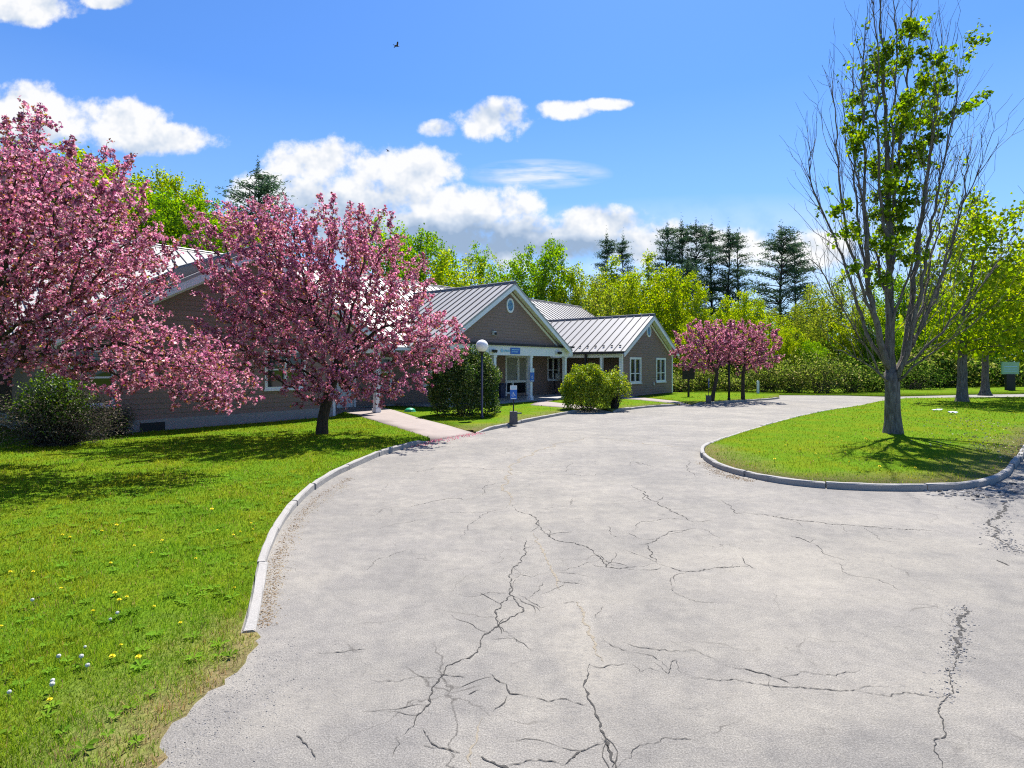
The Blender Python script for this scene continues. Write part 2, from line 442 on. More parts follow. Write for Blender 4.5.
LW = {}   # lawn polygons used by the grass
curbAi = offset(curbA, .105)
lawnA = edgeA[::-1] + curbAi + walk1L + [uv(13.3, 20.3), uv(5, 20.3), uv(-12, 20.3), (-40, 8), (-40, -3)]
LW['A'] = (lawnA, zlawnA, lambda x, y: np.maximum(dryE(edgeA, .5)(x, y), dryE(P([(90, 760), (135, 722), (175, 700)]), .42, .95)(x, y)))
curbBi = offset(curbB, .105); curbCi = offset(curbC, .105); curbDi = offset(curbD, .105)
lawnB = curbBi + walk2L + [uv(27, 20.0), uv(20, 20.0), uv(18.5, 23.7), uv(16.8, 23.7)] + walk1R[::-1][1:]
LW['B'] = (lawnB, zlawn, dryE(curbB, .5))
lawnC = curbCi + walk3L + [uv(33.2, 18.2), uv(33.2, 23), uv(30.5, 20)] + walk2R[::-1]
LW['C'] = (lawnC, zlawn, dryE(curbC, .4))
lawnD = curbDi + P([(779, 395.6), (740, 394.6), (672, 393.6)]) + [uv(41.3, 20), uv(41.3, 18), uv(37, 17.9)] + walk3R[::-1]
LW['D'] = (lawnD, zlawn, dryE(curbD, .3))
isl_in = offset(isl, -.15)
def ccw_in(pl, d):   # inset toward the island's middle
    c = Vector((15, 20)); a = offset(pl, d); b = offset(pl, -d); m = len(pl) // 2
    return a if (Vector(a[m]) - c).length < (Vector(b[m]) - c).length else b
isl_in = ccw_in(isl, .105)
lawnI = isl_in + isl_far
LW['I'] = (lawnI, zisl, dryE(isl[30:], .5))

# ------------------------------------------------------------------ setting
gnd = sheet('ground', [(-350, -60), (350, -60), (350, 500), (-350, 500)], lambda x, y: np.full(np.shape(x), -.06), M['lawn'], 60,
            lambda x, y: np.zeros(np.shape(x)))
farR = P([(660, 393), (780, 392.6), (843, 395.6), (888, 396.8), (960, 395), (1024, 394), (1300, 392)])
road = [(-7.5, -4), (30, -4), (60, 10), (75, 30)] + [(p[0], p[1]) for p in farR[::-1]] + [uv(41, 24), uv(14, 21), (-7.5, 12)]

rnd = random.Random(3)
def crack_poly(pts, jit=.035, step=.035):
    """fractal jitter of a ground polyline"""
    g = [Vector(gp(*p)[:2]) for p in pts]; out = []
    for a, b in zip(g[:-1], g[1:]):
        seg = [a, b]; j = jit * min(1.5, (b - a).length)
        lv = 0
        while (seg[1] - seg[0]).length > step * max(1, a.y / 8) and len(seg) < 200:
            q = [seg[0]]; lv += 1; am = min(.26, .05 + .05 * lv)
            for s, e in zip(seg[:-1], seg[1:]):
                d = e - s; n = Vector((-d.y, d.x)); n = n.normalized() if n.length else n
                q += [(s + e) / 2 + n * rnd.uniform(-1, 1) * d.length * am, e]
            seg = q
        out += seg[:-1]
    out.append(g[-1]); return out
def strip(mb, pl, w, mi, z, taper=True):
    n = len(pl); vs = []; fs = []
    for i, p in enumerate(pl):
        t = (pl[min(i + 1, n - 1)] - pl[max(i - 1, 0)]); t = t.normalized() if t.length else Vector((1, 0))
        nn = Vector((-t.y, t.x)); k = w * rnd.choice((.25, .5, .7, .9, 1.1, 1.6)) / 2
        if taper: k *= max(.25, min(1, 6.0 * min(i, n - 1 - i) / n))
        a = p + nn * k; b = p - nn * k
        vs += [(a.x, a.y, z), (b.x, b.y, z)]
    for i in range(n - 1): fs.append((2 * i, 2 * i + 1, 2 * i + 3, 2 * i + 2))
    mb.add(vs, fs, mi)

CR = [  # (width m, photo trace)
 (.020, [(523, 537), (526, 552), (516, 566), (512, 573), (511, 588), (507, 600), (495, 612), (498, 625), (516, 642)]),
 (.022, [(516, 580), (509, 594), (523, 612), (498, 627), (480, 642), (478, 652), (440, 678), (432, 690), (430, 704), (416, 718), (414, 726), (396, 738)]),
 (.014, [(435, 674), (465, 678)]), (.012, [(396, 738), (400, 744), (393, 756)]),
 (.014, [(424, 728), (430, 742), (460, 753)]), (.012, [(460, 753), (440, 748), (424, 746)]),
 (.016, [(490, 674), (506, 684), (510, 694), (530, 697)]), (.014, [(510, 694), (502, 705), (492, 713)]), (.010, [(468, 695), (480, 690)]),
 (.024, [(590, 664), (588, 678), (584, 684), (592, 704), (601, 724), (605, 740), (616, 768), (622, 782)]),
 (.012, [(601, 737), (606, 744), (610, 752)]), (.018, [(604, 743), (580, 752), (562, 765)]), (.012, [(562, 765), (540, 760), (505, 766)]),
 (.024, [(478, 756), (490, 762), (505, 767), (515, 774)]),
 (.024, [(512, 505), (520, 512), (532, 515), (540, 526), (543, 531), (550, 537), (558, 541), (575, 543), (592, 550), (600, 557), (606, 567), (620, 569), (640, 567), (652, 564), (656, 563)]),
 (.018, [(656, 563), (665, 566), (680, 571), (700, 571), (725, 567), (750, 565)]), (.018, [(656, 563), (653, 553), (647, 545)]),
 (.020, [(633, 545), (647, 544), (660, 537), (668, 532), (690, 529), (702, 528)]), (.010, [(702, 528), (712, 534), (720, 539)]),
 (.026, [(632, 485), (645, 492), (658, 502), (670, 511), (680, 515), (690, 521), (695, 522)]), (.012, [(695, 522), (712, 521)]),
 (.012, [(690, 519), (665, 519), (640, 522), (636, 530)]), (.010, [(610, 526), (614, 536), (626, 540)]),
 (.014, [(600, 555), (607, 562), (614, 566)]), (.010, [(592, 565), (607, 568)]),
 (.018, [(632, 462), (642, 463), (655, 467)]), (.012, [(632, 462), (631, 466)]), (.012, [(691, 459), (686, 466), (690, 472), (694, 478)]),
 (.014, [(722, 500), (731, 506), (735, 513), (750, 515)]), (.022, [(735, 512), (770, 516), (815, 522), (860, 526), (900, 529), (945, 531)]),
 (.030, [(790, 536), (800, 538), (812, 543)]), (.012, [(812, 543), (830, 556), (850, 561)]),
 (.014, [(742, 557), (748, 565), (756, 569)]),
 (.018, [(408, 508), (418, 505), (426, 503), (440, 500), (455, 498), (466, 500), (475, 497)]), (.012, [(475, 497), (482, 495), (484, 487), (500, 483), (510, 481)]),
 (.010, [(400, 514), (430, 512), (460, 512), (500, 512), (515, 511)]), (.010, [(415, 473), (440, 467), (470, 468), (510, 470)]),
 (.012, [(510, 470), (540, 472), (565, 472), (568, 466), (575, 462)]), (.008, [(360, 474), (415, 473), (440, 468), (600, 474), (650, 476)]),
 (.014, [(330, 653), (345, 652), (368, 650)]), (.010, [(318, 653), (330, 653)]),
 (.014, [(555, 725 - 80), (547, 648), (560, 650)]) if False else (.010, [(556, 572), (575, 574), (590, 576)]),
 (.016, [(556, 581), (570, 583), (585, 585)]), (.008, [(555, 572), (580, 566), (606, 560)]),
 (.018, [(723, 665), (740, 669), (765, 674), (780, 679), (800, 687)]), (.010, [(628, 644), (640, 648), (690, 650), (720, 662)]),
 (.014, [(690, 678), (720, 681), (760, 684), (800, 687), (830, 690), (855, 690), (889, 686)]), (.009, [(855, 691), (900, 694), (944, 696)]),
 (.007, [(632, 664), (640, 672), (650, 668), (660, 672)]), (.007, [(650, 660), (662, 668), (668, 674), (676, 660), (680, 672), (690, 676)]),
 (.010, [(550, 605), (540, 608), (528, 600), (518, 594)]), (.010, [(560, 604), (572, 602), (585, 604)]), (.008, [(595, 618), (604, 606)]),
 (.010, [(590, 665), (600, 668), (628, 664)]), (.008, [(622, 642), (640, 648), (655, 648)]),
 (.009, [(512, 573), (530, 577), (546, 574)]), (.009, [(545, 582), (536, 592), (528, 598)]), (.008, [(509, 594), (490, 592), (472, 597), (455, 594)]), (.008, [(360, 574), (375, 560), (392, 555), (410, 549)]), (.008, [(420, 520), (395, 524), (372, 530)]), (.008, [(676, 574), (672, 590), (690, 600), (720, 604)]), (.008, [(600, 636), (622, 650), (648, 655), (672, 670)]), (.008, [(440, 678), (420, 676), (396, 682), (370, 680)]), (.009, [(530, 697), (548, 702), (566, 699), (590, 706)]), (.008, [(780, 679), (806, 672), (836, 676), (860, 670)]), (.009, [(830, 560), (850, 575), (880, 580), (905, 592)]), (.008, [(860, 526), (880, 540), (905, 544)]), (.008, [(512, 505), (490, 512), (470, 524), (462, 540)]), (.008, [(616, 768), (640, 745), (670, 738), (700, 742)]),
 (.010, [(300, 740), (312, 752), (316, 760)]), (.012, [(296, 736), (304, 742)]),
]
CRS = [  # sand-filled seams
 (.030, [(510, 505), (509, 495), (508, 482), (510, 473), (517, 463), (532, 453), (555, 445), (580, 440), (600, 436)]),
 (.040, [(533, 533), (540, 545), (546, 558), (552, 572), (557, 583), (560, 590)]), (.05, [(576, 602), (584, 616), (592, 636), (604, 662)]),
 (.030, [(604, 438), (640, 443), (690, 447)]),
 (.02, [(482, 716), (477, 740), (470, 768)]),
]
rm = MB()
# the paved sheet itself
pts = [Vector(p) for p in road]
vs_, es_, fs_, _, _, _ = delaunay_2d_cdt(pts, [(i, (i + 1) % len(pts)) for i in range(len(pts))], [], 1, 1e-5)
rm.add([(v.x, v.y, 0.0) for v in vs_], [tuple(f) if (vs_[f[1]] - vs_[f[0]]).cross(vs_[f[2]] - vs_[f[0]]) > 0 else tuple(f[::-1]) for f in fs_], 0)
for w, tr in CRS: strip(rm, crack_poly(tr, .05), w * (.5 if tr[0][1] > 520 else 1.3), 2, .002)
for w, tr in CR:
    pl = crack_poly(tr); strip(rm, pl, w * .50, 1, .004)
    if w >= .016:      # hairline side branches
        for _ in range(max(1, len(pl) // 24)):
            i = rnd.randrange(1, len(pl) - 1); a = pl[i]; ang = rnd.uniform(0, 6.28); q = [a]
            for k in range(rnd.randint(3, 7)):
                ang += rnd.uniform(-.6, .6); q.append(q[-1] + Vector((math.cos(ang), math.sin(ang))) * .07 * max(1, a.y / 7))
            strip(rm, q, w * .25, 1, .003)
# ragged seam where the drive meets the newer street
seam = crack_poly([(1003, 500), (998, 512), (996, 528), (1000, 540), (1008, 547), (1020, 553)], .05)
strip(rm, seam, .035, 1, .004)
seam2 = crack_poly([(965, 605), (959, 620), (961, 636), (955, 650), (956, 662)], .05); strip(rm, seam2, .03, 1, .004)
strip(rm, crack_poly([(997, 560), (1010, 566)]), .025, 1, .004)
seam3 = crack_poly([(956, 662), (950, 680), (945, 700), (943, 730), (941, 770), (938, 830)], .02); strip(rm, seam3, .006, 1, .004, False)
rd = rm.build('road', [M['asphalt'], M['crack'], M['sandcrack']]); rd['kind'] = 'structure'

for k in LW:
    pl, zf, dry = LW[k]
    sheet('lawn', pl, zf, M['lawn'], .8 if k == 'A' else 1.2, dry)
farlawn = P([(843, 395.6), (888, 396.8), (960, 395), (1024, 394), (1300, 392)]) + [(150, 60), (150, 130), (14, 130), (14, 42)]
zfar = lambda x, y: .05 + np.clip((x - 30) / 25, 0, 1) * np.clip((y - 40) / 60, 0, 1) * 1.3
sheet('lawn', farlawn, zfar, M['lawn'], 6, lambda x, y: np.zeros(np.shape(x)))
LW['F'] = (farlawn, zfar, dryE([(0, -90), (1, -90)], 1))

def walk(l, r, extra):
    pl = l + extra + r[::-1]
    e = [l[0], r[0]]
    def zf(x, y): return .012 + (LZ + .008 - .012) * np.clip(segdist(e, x, y) / 1.5, 0, 1)
    sheet('sidewalk', pl, zf, M['side'], .7)
walk(walk1L, walk1R, [uv(13.5, 21), uv(13.5, 23.7), uv(17.2, 23.7)])
walk(walk2L, walk2R, [uv(27, 20.1), uv(30.4, 20.1)])
walk(walk3L, walk3R, [uv(33.6, 18.05), uv(35.6, 18.05)])

def curb_obj(line, label=None, w=.105, h=.11, low=None, flip=1):
    """granite kerb stones along a foot line"""
    mb = MB(); pl = [Vector(p) for p in densify(line, .25)]
    D = [0]
    for a, b in zip(pl[:-1], pl[1:]): D.append(D[-1] + (b - a).length)
    def pt(s):
        for i in range(len(pl) - 1):
            if D[i + 1] >= s: return pl[i].lerp(pl[i + 1], (s - D[i]) / max(1e-6, D[i + 1] - D[i]))
        return pl[-1]
    s = 0
    while s < D[-1] - .05:
        e = min(D[-1], s + rnd.uniform(.9, 2.1)); n = max(2, int((e - s) / .25))
        dz = rnd.uniform(-.012, .012); off = rnd.uniform(-.016, .016); sk = rnd.uniform(-.02, .02)
        ring = []
        for i in range(n + 1):
            q = s + .010 + (e - s - .020) * i / n
            p = pt(q); t = (pt(min(D[-1], q + .15)) - pt(max(0, q - .15))).normalized(); nn = Vector((-t.y, t.x)) * flip
            hh = h + dz
            if low: hh = low(q / D[-1], hh)
            ch = .018
            prof = [(0, -.06), (0 + .004, hh - ch), (ch, hh), (w - ch, hh + .004), (w, hh - ch), (w, -.06)]
            ring.append([(p.x + nn.x * (a + off), p.y + nn.y * (a + off), z + rnd.uniform(-.006, .006)) for a, z in [(a_ + rnd.uniform(-.006, .006) + sk * (i / n - .5), z_) for a_, z_ in prof]])
        vs = [v for r in ring for v in r]; k = len(ring[0]); fs = []
        for i in range(n):
            for j in range(k - 1): fs.append((i * k + j, (i + 1) * k + j, (i + 1) * k + j + 1, i * k + j + 1)[::flip])
        fs.append(tuple(range(k))[::flip]); fs.append(tuple(n * k + j for j in range(k))[::-flip])
        mb.add(vs, fs); s = e
    o = mb.build('curb', M['curb']); o['kind'] = 'structure'; return o
ramp_end = lambda t, h: h * min(1, max(.12, (1 - t) / .06)) if t > .94 else h * (.22 + .78 * min(1, t / .45))
curb_obj(curbA, low=ramp_end)
both = lambda t, h: h * min(1, max(.15, min(t, 1 - t) / .1))
curb_obj(curbB, low=both); curb_obj(curbC, low=both); curb_obj(curbD, low=both)
isl_c = [Vector(p) for p in isl]
mid = len(isl) // 2
_a = offset(isl, .15)[mid]
curb_obj(isl, flip=1 if (Vector(_a) - Vector((15, 20))).length < (Vector(isl[mid]) - Vector((15, 20))).length else -1)

# ------------------------------------------------------------------ grass, flowers, litter
def make_grass():
    Vs = []; Fs = []; Ts = []; base = 0
    for k, (pl, zf, dry) in LW.items():
        xs = np.array([p[0] for p in pl]); ys = np.array([p[1] for p in pl])
        x0, x1, y0, y1 = max(xs.min(), -26), min(xs.max(), 60), max(ys.min(), 1.0), min(ys.max(), 75)
        # rejection sampling with density ~ 1/d^2, in polar cells
        n = {'A': 1000000, 'I': 300000}.get(k, 120000)
        lo = max(1.5, math.hypot(0, y0)); r = np.exp(rng.uniform(np.log(2.2), np.log(80), n)); th = rng.uniform(-.95, .95, n)
        x = r * np.sin(th); y = r * np.cos(th)
        m = (x > x0) & (x < x1) & (y > y0) & (y < y1); x, y = x[m], y[m]
        m = inside(pl, x, y); x, y = x[m], y[m]
        d = np.hypot(x, y)
        edge = dry(x, y); keep = rng.random(len(x)) > edge * .8
        x, y, d, edge = x[keep], y[keep], d[keep], edge[keep]
        z = zf(x, y); n = len(x)
        clump = .75 + .5 * (np.sin(x * 3.1 + 1.3 * np.sin(y * 2.3)) * np.sin(y * 2.7 + x) * .5 + .5)
        tuft = np.sin(x * 17 + 3 * np.sin(y * 5)) * np.sin(y * 14 + 2 * np.sin(x * 4)) + .7 * np.sin(x * 6.3 + y * 2) * np.sin(y * 7.1 - x)
        h = rng.uniform(.022, .055, n) * clump * (1 + .28 * tuft) * np.clip(d / 26, .9, 1.3)
        w = rng.uniform(.0032, .0055, n) * np.clip(d / 5.5, 1, 7)
        a = rng.uniform(0, 2 * np.pi, n); lean = rng.uniform(.1, .9, n) * h; la = rng.uniform(0, 2 * np.pi, n)
        cx, cy = np.cos(a) * w / 2, np.sin(a) * w / 2
        lx, ly = np.cos(la) * lean, np.sin(la) * lean
        v = np.empty((n, 5, 3), np.float32)
        v[:, 0] = np.stack([x - cx, y - cy, z - .006], 1); v[:, 1] = np.stack([x + cx, y + cy, z - .006], 1)
        v[:, 2] = np.stack([x + cx * .8 + lx * .4, y + cy * .8 + ly * .4, z + h * .6], 1)
        v[:, 3] = np.stack([x - cx * .8 + lx * .4, y - cy * .8 + ly * .4, z + h * .6], 1)
        v[:, 4] = np.stack([x + lx, y + ly, z + h], 1)
        # quad + tip as a degenerate-free quad pair -> use quads (0,1,2,3) and tri as (3,2,4,4)-free: split
        f1 = np.arange(n)[:, None] * 5 + np.array([0, 1, 2])[None]; f2 = np.arange(n)[:, None] * 5 + np.array([0, 2, 3])[None]
        f3 = np.arange(n)[:, None] * 5 + np.array([3, 2, 4])[None]
        t = rng.random(n)[:, None]
        c = np.array([.105, .215, .010]) * (1 - t) + np.array([.285, .385, .018]) * t
        c = c * (1 + .20 * tuft)[:, None] * np.stack([1 + .12 * np.sin(x * 2.2 + y), np.ones(n), np.ones(n)], 1)
        dryb = (rng.random(n) < .05 + edge * .5)
        c[dryb] = np.array([.36, .28, .11]) * rng.uniform(.7, 1.2, (dryb.sum(), 1))
        Vs.append(v.reshape(-1, 3)); Fs.append(np.concatenate([f1, f2, f3]) + base); Ts.append(np.concatenate([c, c, c])); base += n * 5
    # flat rosettes of broad weed leaves between the blades
    pl, zf, dry = LW['A']; xs = rng.uniform(-8, -1.5, 3000); ys = rng.uniform(2.8, 11, 3000); k = inside(pl, xs, ys); xs, ys = xs[k][:520], ys[k][:520]; zs = zf(xs, ys)
    for X_, Y_, Z_ in zip(xs, ys, zs):
        m = rng.integers(5, 10); R_ = rng.uniform(.035, .085); a0 = rng.uniform(0, 6.28); cc_ = np.array([.12, .24, .02]) * rng.uniform(.8, 1.4)
        for j in range(m):
            a = a0 + 6.283 * j / m + rng.normal(0, .2); d = np.array([math.cos(a), math.sin(a), 0]); sd = np.array([-d[1], d[0], 0]); o = np.array([X_, Y_, Z_ + .012]); up = rng.uniform(.012, .035)
            Vs.append(np.array([o, o + d * R_ * .6 + sd * R_ * .16 + [0, 0, up], o + d * R_ + [0, 0, up * .7], o + d * R_ * .6 - sd * R_ * .16 + [0, 0, up]])); Fs.append(np.array([[0, 1, 2], [0, 2, 3]]) + base); Ts.append(np.array([cc_, cc_ * 1.1])); base += 4
    me = np_mesh('grass', np.concatenate(Vs), np.concatenate(Fs), np.concatenate(Ts))
    o = obj('grass', me, M['grass']); o['kind'] = 'stuff'
make_grass()

def lawn_z(px, py):
    for k in ('A', 'I', 'B', 'C', 'D'):
        g = gp(px, py, LZ)
        if inside(LW[k][0], np.array([g.x]), np.array([g.y]))[0]:
            z = float(LW[k][1](np.array([g.x]), np.array([g.y]))[0]); g = gp(px, py, z); return g
    return gp(px, py, LZ)

M['yellow'] = plain('dandelion_yellow', (.80, .66, .015), .8, var=.1)
M['stem'] = plain('flower_stem', (.10, .16, .03), .8, var=.1)
M['fluff'] = plain('seed_fluff', (.55, .55, .50), .9, var=.1)
def dandelion_proto():
    e = empty('dandelion', (0, 0, 0), 0, 'yellow dandelion flower open in the mown grass', 'dandelion', 'yellow dandelions dotted over the lawns')
    s = MB(); s.tube([(0, 0, 0), (.004, 0, .04), (0, 0, .075)], [.003, .003, .003], 5); s.build('stem', M['stem'], e)
    b = MB()
    for ring, (r, z, n, up) in enumerate([(.024, .076, 13, .002), (.018, .081, 11, .006), (.010, .085, 8, .01)]):
        for k in range(n):
            a = 2 * math.pi * (k + ring * .4) / n; w = math.pi / n * .9
            b.add([(0, 0, .074), (r * .8 * math.cos(a - w), r * .8 * math.sin(a - w), z + up * .6), (r * math.cos(a), r * math.sin(a), z + up), (r * .8 * math.cos(a + w), r * .8 * math.sin(a + w), z + up * .6)], [(0, 1, 2, 3)])
    b.lathe([(.001, .066), (.009, .070), (.010, .076), (.001, .084)], 8)
    b.build('flower_head', M['yellow'], e); return e
def seed_proto():
    e = empty('dandelion_seed_head', (0, 0, 0), 0, 'white fluffy dandelion seed head standing in the near lawn', 'seed head', 'white dandelion seed heads in the near lawn')
    s = MB(); s.tube([(0, 0, 0), (.006, 0, .06), (.004, 0, .11)], [.003, .003, .003], 5); s.build('stem', M['stem'], e)
    b = MB()
    for k in range(90):
        z = 1 - 2 * (k + .5) / 90; a = k * 2.39996; r = math.sqrt(1 - z * z)
        d = Vector((r * math.cos(a), r * math.sin(a), z)); c = Vector((.004, 0, .125))
        t = d.orthogonal().normalized(); q = d.cross(t)
        b.add([c + d * .006, c + d * .021 + t * .006, c + d * .023 + q * .006, c + d * .021 - t * .006, c + d * .02 - q * .006], [(0, 1, 2), (0, 2, 3), (0, 3, 4), (0, 4, 1), (1, 2, 3, 4)])
    b.build('seed_ball', M['fluff'], e); return e
yd = [(115, 597), (119, 604), (127, 600), (92, 615), (154, 609), (181, 625), (121, 648), (111, 662), (139, 661), (51, 703), (2, 629), (103, 534), (116, 528), (134, 547), (163, 543), (111, 566), (152, 555), (217, 532), (233, 537),
      (240, 535), (251, 525), (252, 531), (70, 540), (62, 538), (33, 574), (10, 575), (212, 513), (195, 560), (235, 590), (60, 590),
      (785, 447), (787, 446), (832, 441), (838, 440), (841, 442), (845, 454), (865, 441), (868, 442), (882, 440), (870, 456), (815, 455), (818, 460), (832, 456), (800, 452), (905, 462), (930, 461), (950, 428), (962, 430), (975, 432), (990, 437), (1000, 441), (940, 440), (980, 425), (915, 470), (760, 455), (775, 462), (850, 465), (880, 470)]
dp = dandelion_proto()
for i, (x, y) in enumerate(yd):
    o = dp if i == 0 else copy_tree(dp)
    g = lawn_z(x, y); o.location = g - Vector((0, 0, .028)); s = rnd.uniform(.6, .95) * (1.0 if y > 520 else 1.5)
    o.scale = (s, s, s); o.rotation_euler = (rnd.uniform(-.25, .1), rnd.uniform(-.2, .2), rnd.uniform(0, 6))
sp = seed_proto()
for i, (x, y) in enumerate([(85, 650), (81, 664), (86, 672), (60, 663), (119, 617), (112, 622), (34, 604), (53, 688), (54, 692), (8, 698)]):
    o = sp if i == 0 else copy_tree(sp)
    o.location = lawn_z(x, y + 4); s = rnd.uniform(.45, .72); o.scale = (s, s, s); o.rotation_euler = (rnd.uniform(-.2, .2), rnd.uniform(-.2, .2), rnd.uniform(0, 6))

# ------------------------------------------------------------------ trees
def colonize(attr, nodes, par, D, di, dk, trop=(0, 0, .15), iters=120, jit=.12, maxch=3, bole=0):
    nodes = [np.array(n, float) for n in nodes]; par = list(par); ch = [0] * len(nodes)
    for p in par:
        if p >= 0: ch[p] += 1
    for i in range(bole): ch[i] = maxch
    A = np.array(attr, float); near = np.zeros(len(A), int); dist = np.full(len(A), 1e9)
    def upd(i0):
        B = np.array(nodes[i0:])
        if i0 == 0 and bole: B = B.copy(); B[:bole] += 1e6
        if len(B) == 0 or len(A) == 0: return
        d = np.linalg.norm(A[:, None] - B[None], axis=2); j = d.argmin(1); dm = d[np.arange(len(A)), j]
        k = dm < dist; dist[k] = dm[k]; near[k] = j[k] + i0
    upd(0); trop = np.array(trop)
    for it in range(iters):
        act = dist < di
        if not act.any(): break
        ids = np.unique(near[act]); i0 = len(nodes)
        dv = A - np.array(nodes)[near]; dv /= (np.linalg.norm(dv, axis=1)[:, None] + 1e-9)
        for i in ids:
            if ch[i] >= maxch: continue
            v = dv[act & (near == i)].mean(0) + trop + rng.normal(0, jit, 3)
            l = np.linalg.norm(v)
            if l < 1e-3: continue
            nodes.append(nodes[i] + v / l * D); par.append(i); ch.append(0); ch[i] += 1
        if len(nodes) == i0: break
        upd(i0)
        keep = dist > dk
        # saturated nodes cannot grow: let their attractors go
        keep &= ~np.array([ch[j] >= maxch for j in near])
        A = A[keep]; near = near[keep]; dist = dist[keep]
        if len(A) == 0: break
    return np.array(nodes), np.array(par)
def radii(par, tip, p=2.3):
    n = len(par); r = np.zeros(n); acc = np.zeros(n)
    for i in range(n - 1, -1, -1):
        r[i] = max(tip, acc[i] ** (1 / p)) if acc[i] > 0 else tip
        if par[i] >= 0: acc[par[i]] += r[i] ** p
    return r
def branch_mesh(name, nodes, par, r, flare=1.35):
    n = len(par); kids = [[] for _ in range(n)]
    for i in range(n):
        if par[i] >= 0: kids[par[i]].append(i)
    V = []; Fq = []
    def chain(start, first):
        pts = []; rs = []
        if first is not None: pts.append(nodes[first]); rs.append(min(r[start] * 1.1, r[first]))
        i = start
        while True:
            pts.append(nodes[i]); rs.append(r[i])
            if not kids[i]: break
            k = max(kids[i], key=lambda q: r[q])
            for q in kids[i]:
                if q != k: stack.append((q, i))
            i = k
        return pts, rs
    stack = [(i, None) for i in range(n) if par[i] < 0]
    while stack:
        s, f = stack.pop(); pts, rs = chain(s, f)
        if len(pts) < 2: continue
        pts = np.array(pts); rs = np.array(rs)
        if f is None and flare:
            k = pts[:, 2] - pts[0, 2]; rs = rs * (1 + (flare - 1) * np.exp(-k / .35))
        m = 9 if rs[0] > .07 else 5 if rs[0] > .018 else 3
        t = np.gradient(pts, axis=0); t /= np.linalg.norm(t, axis=1)[:, None] + 1e-9
        ref = np.array([.37, .91, .1]) if abs(t[0, 2]) > .7 else np.array([0, 0, 1.0])
        a = np.cross(t, ref); a /= np.linalg.norm(a, axis=1)[:, None] + 1e-9; b = np.cross(t, a)
        w = 2 * np.pi * np.arange(m) / m
        ring = pts[:, None] + rs[:, None, None] * (a[:, None] * np.cos(w)[None, :, None] + b[:, None] * np.sin(w)[None, :, None])
        base = sum(len(x) for x in V) if False else branch_mesh.c
        V.append(ring.reshape(-1, 3)); branch_mesh.c += len(pts) * m
        i = np.arange(len(pts) - 1)[:, None] * m; k = np.arange(m)[None]; k2 = (k + 1) % m
        q = np.stack([i + k, i + k2, i + m + k2, i + m + k], -1).reshape(-1, 4) + base; Fq.append(q)
    me = np_mesh(name, np.concatenate(V), np.concatenate(Fq), None, True); branch_mesh.c = 0
    return me
branch_mesh.c = 0
def leaf_mesh(name, pos, size, tint, flat=0.0, aspect=.6, dirs=None):
    """diamond leaves, folded on the midrib; size per leaf"""
    n = len(pos); size = np.asarray(size).reshape(-1, 1)
    d = rng.normal(0, 1, (n, 3)) if dirs is None else dirs + rng.normal(0, .5, (n, 3))
    d[:, 2] *= (1 - flat); d /= np.linalg.norm(d, axis=1)[:, None] + 1e-9
    u = rng.normal(0, 1, (n, 3)); u[:, 2] *= (1 - flat); s = np.cross(d, u); s /= np.linalg.norm(s, axis=1)[:, None] + 1e-9
    nn = np.cross(d, s)
    v = np.empty((n, 4, 3)); fold = .18
    v[:, 0] = pos - d * size * .5; v[:, 2] = pos + d * size * .5
    v[:, 1] = pos + s * size * aspect * .5 + nn * size * fold; v[:, 3] = pos - s * size * aspect * .5 + nn * size * fold
    f = np.arange(n)[:, None] * 4
    return np_mesh(name, v.reshape(-1, 3), np.concatenate([f + np.array([[0, 1, 2]]), f + np.array([[0, 2, 3]])]), np.concatenate([tint, tint]))
def palette(n, cols, wts, jit=.18):
    cols = np.array(cols); i = rng.choice(len(cols), n, p=np.array(wts) / sum(wts))
    return cols[i] * rng.uniform(1 - jit, 1 + jit, (n, 1)) * rng.uniform(1 - jit / 2, 1 + jit / 2, (n, 3))
def ell_points(ells, n, shell=.35):
    """points in a union of ellipsoids, biased outward; ells: (c, r, weight)"""
    w = np.array([e[2] for e in ells], float); w /= w.sum(); out = []
    for (c, r, _), k in zip(ells, (w * n).astype(int)):
        d = rng.normal(0, 1, (k, 3)); d /= np.linalg.norm(d, axis=1)[:, None]
        q = rng.random(k) ** shell
        lump = 1 + .13 * np.sin(d[:, 0] * 7 + c[0]) * np.sin(d[:, 2] * 6 + c[1]) + .10 * np.sin(d[:, 1] * 11 + 2)
        out.append(np.array(c) + d * np.array(r) * (q * lump)[:, None])
    return np.concatenate(out)
def tree_obj(name, loc, bme, lme, bm_, lm_, label, cat, group=None, trunkname='trunk', crownname='crown'):
    e = empty(name, loc, 0, label, cat, group)
    obj(trunkname, bme, bm_, e); obj(crownname, lme, lm_, e); return e

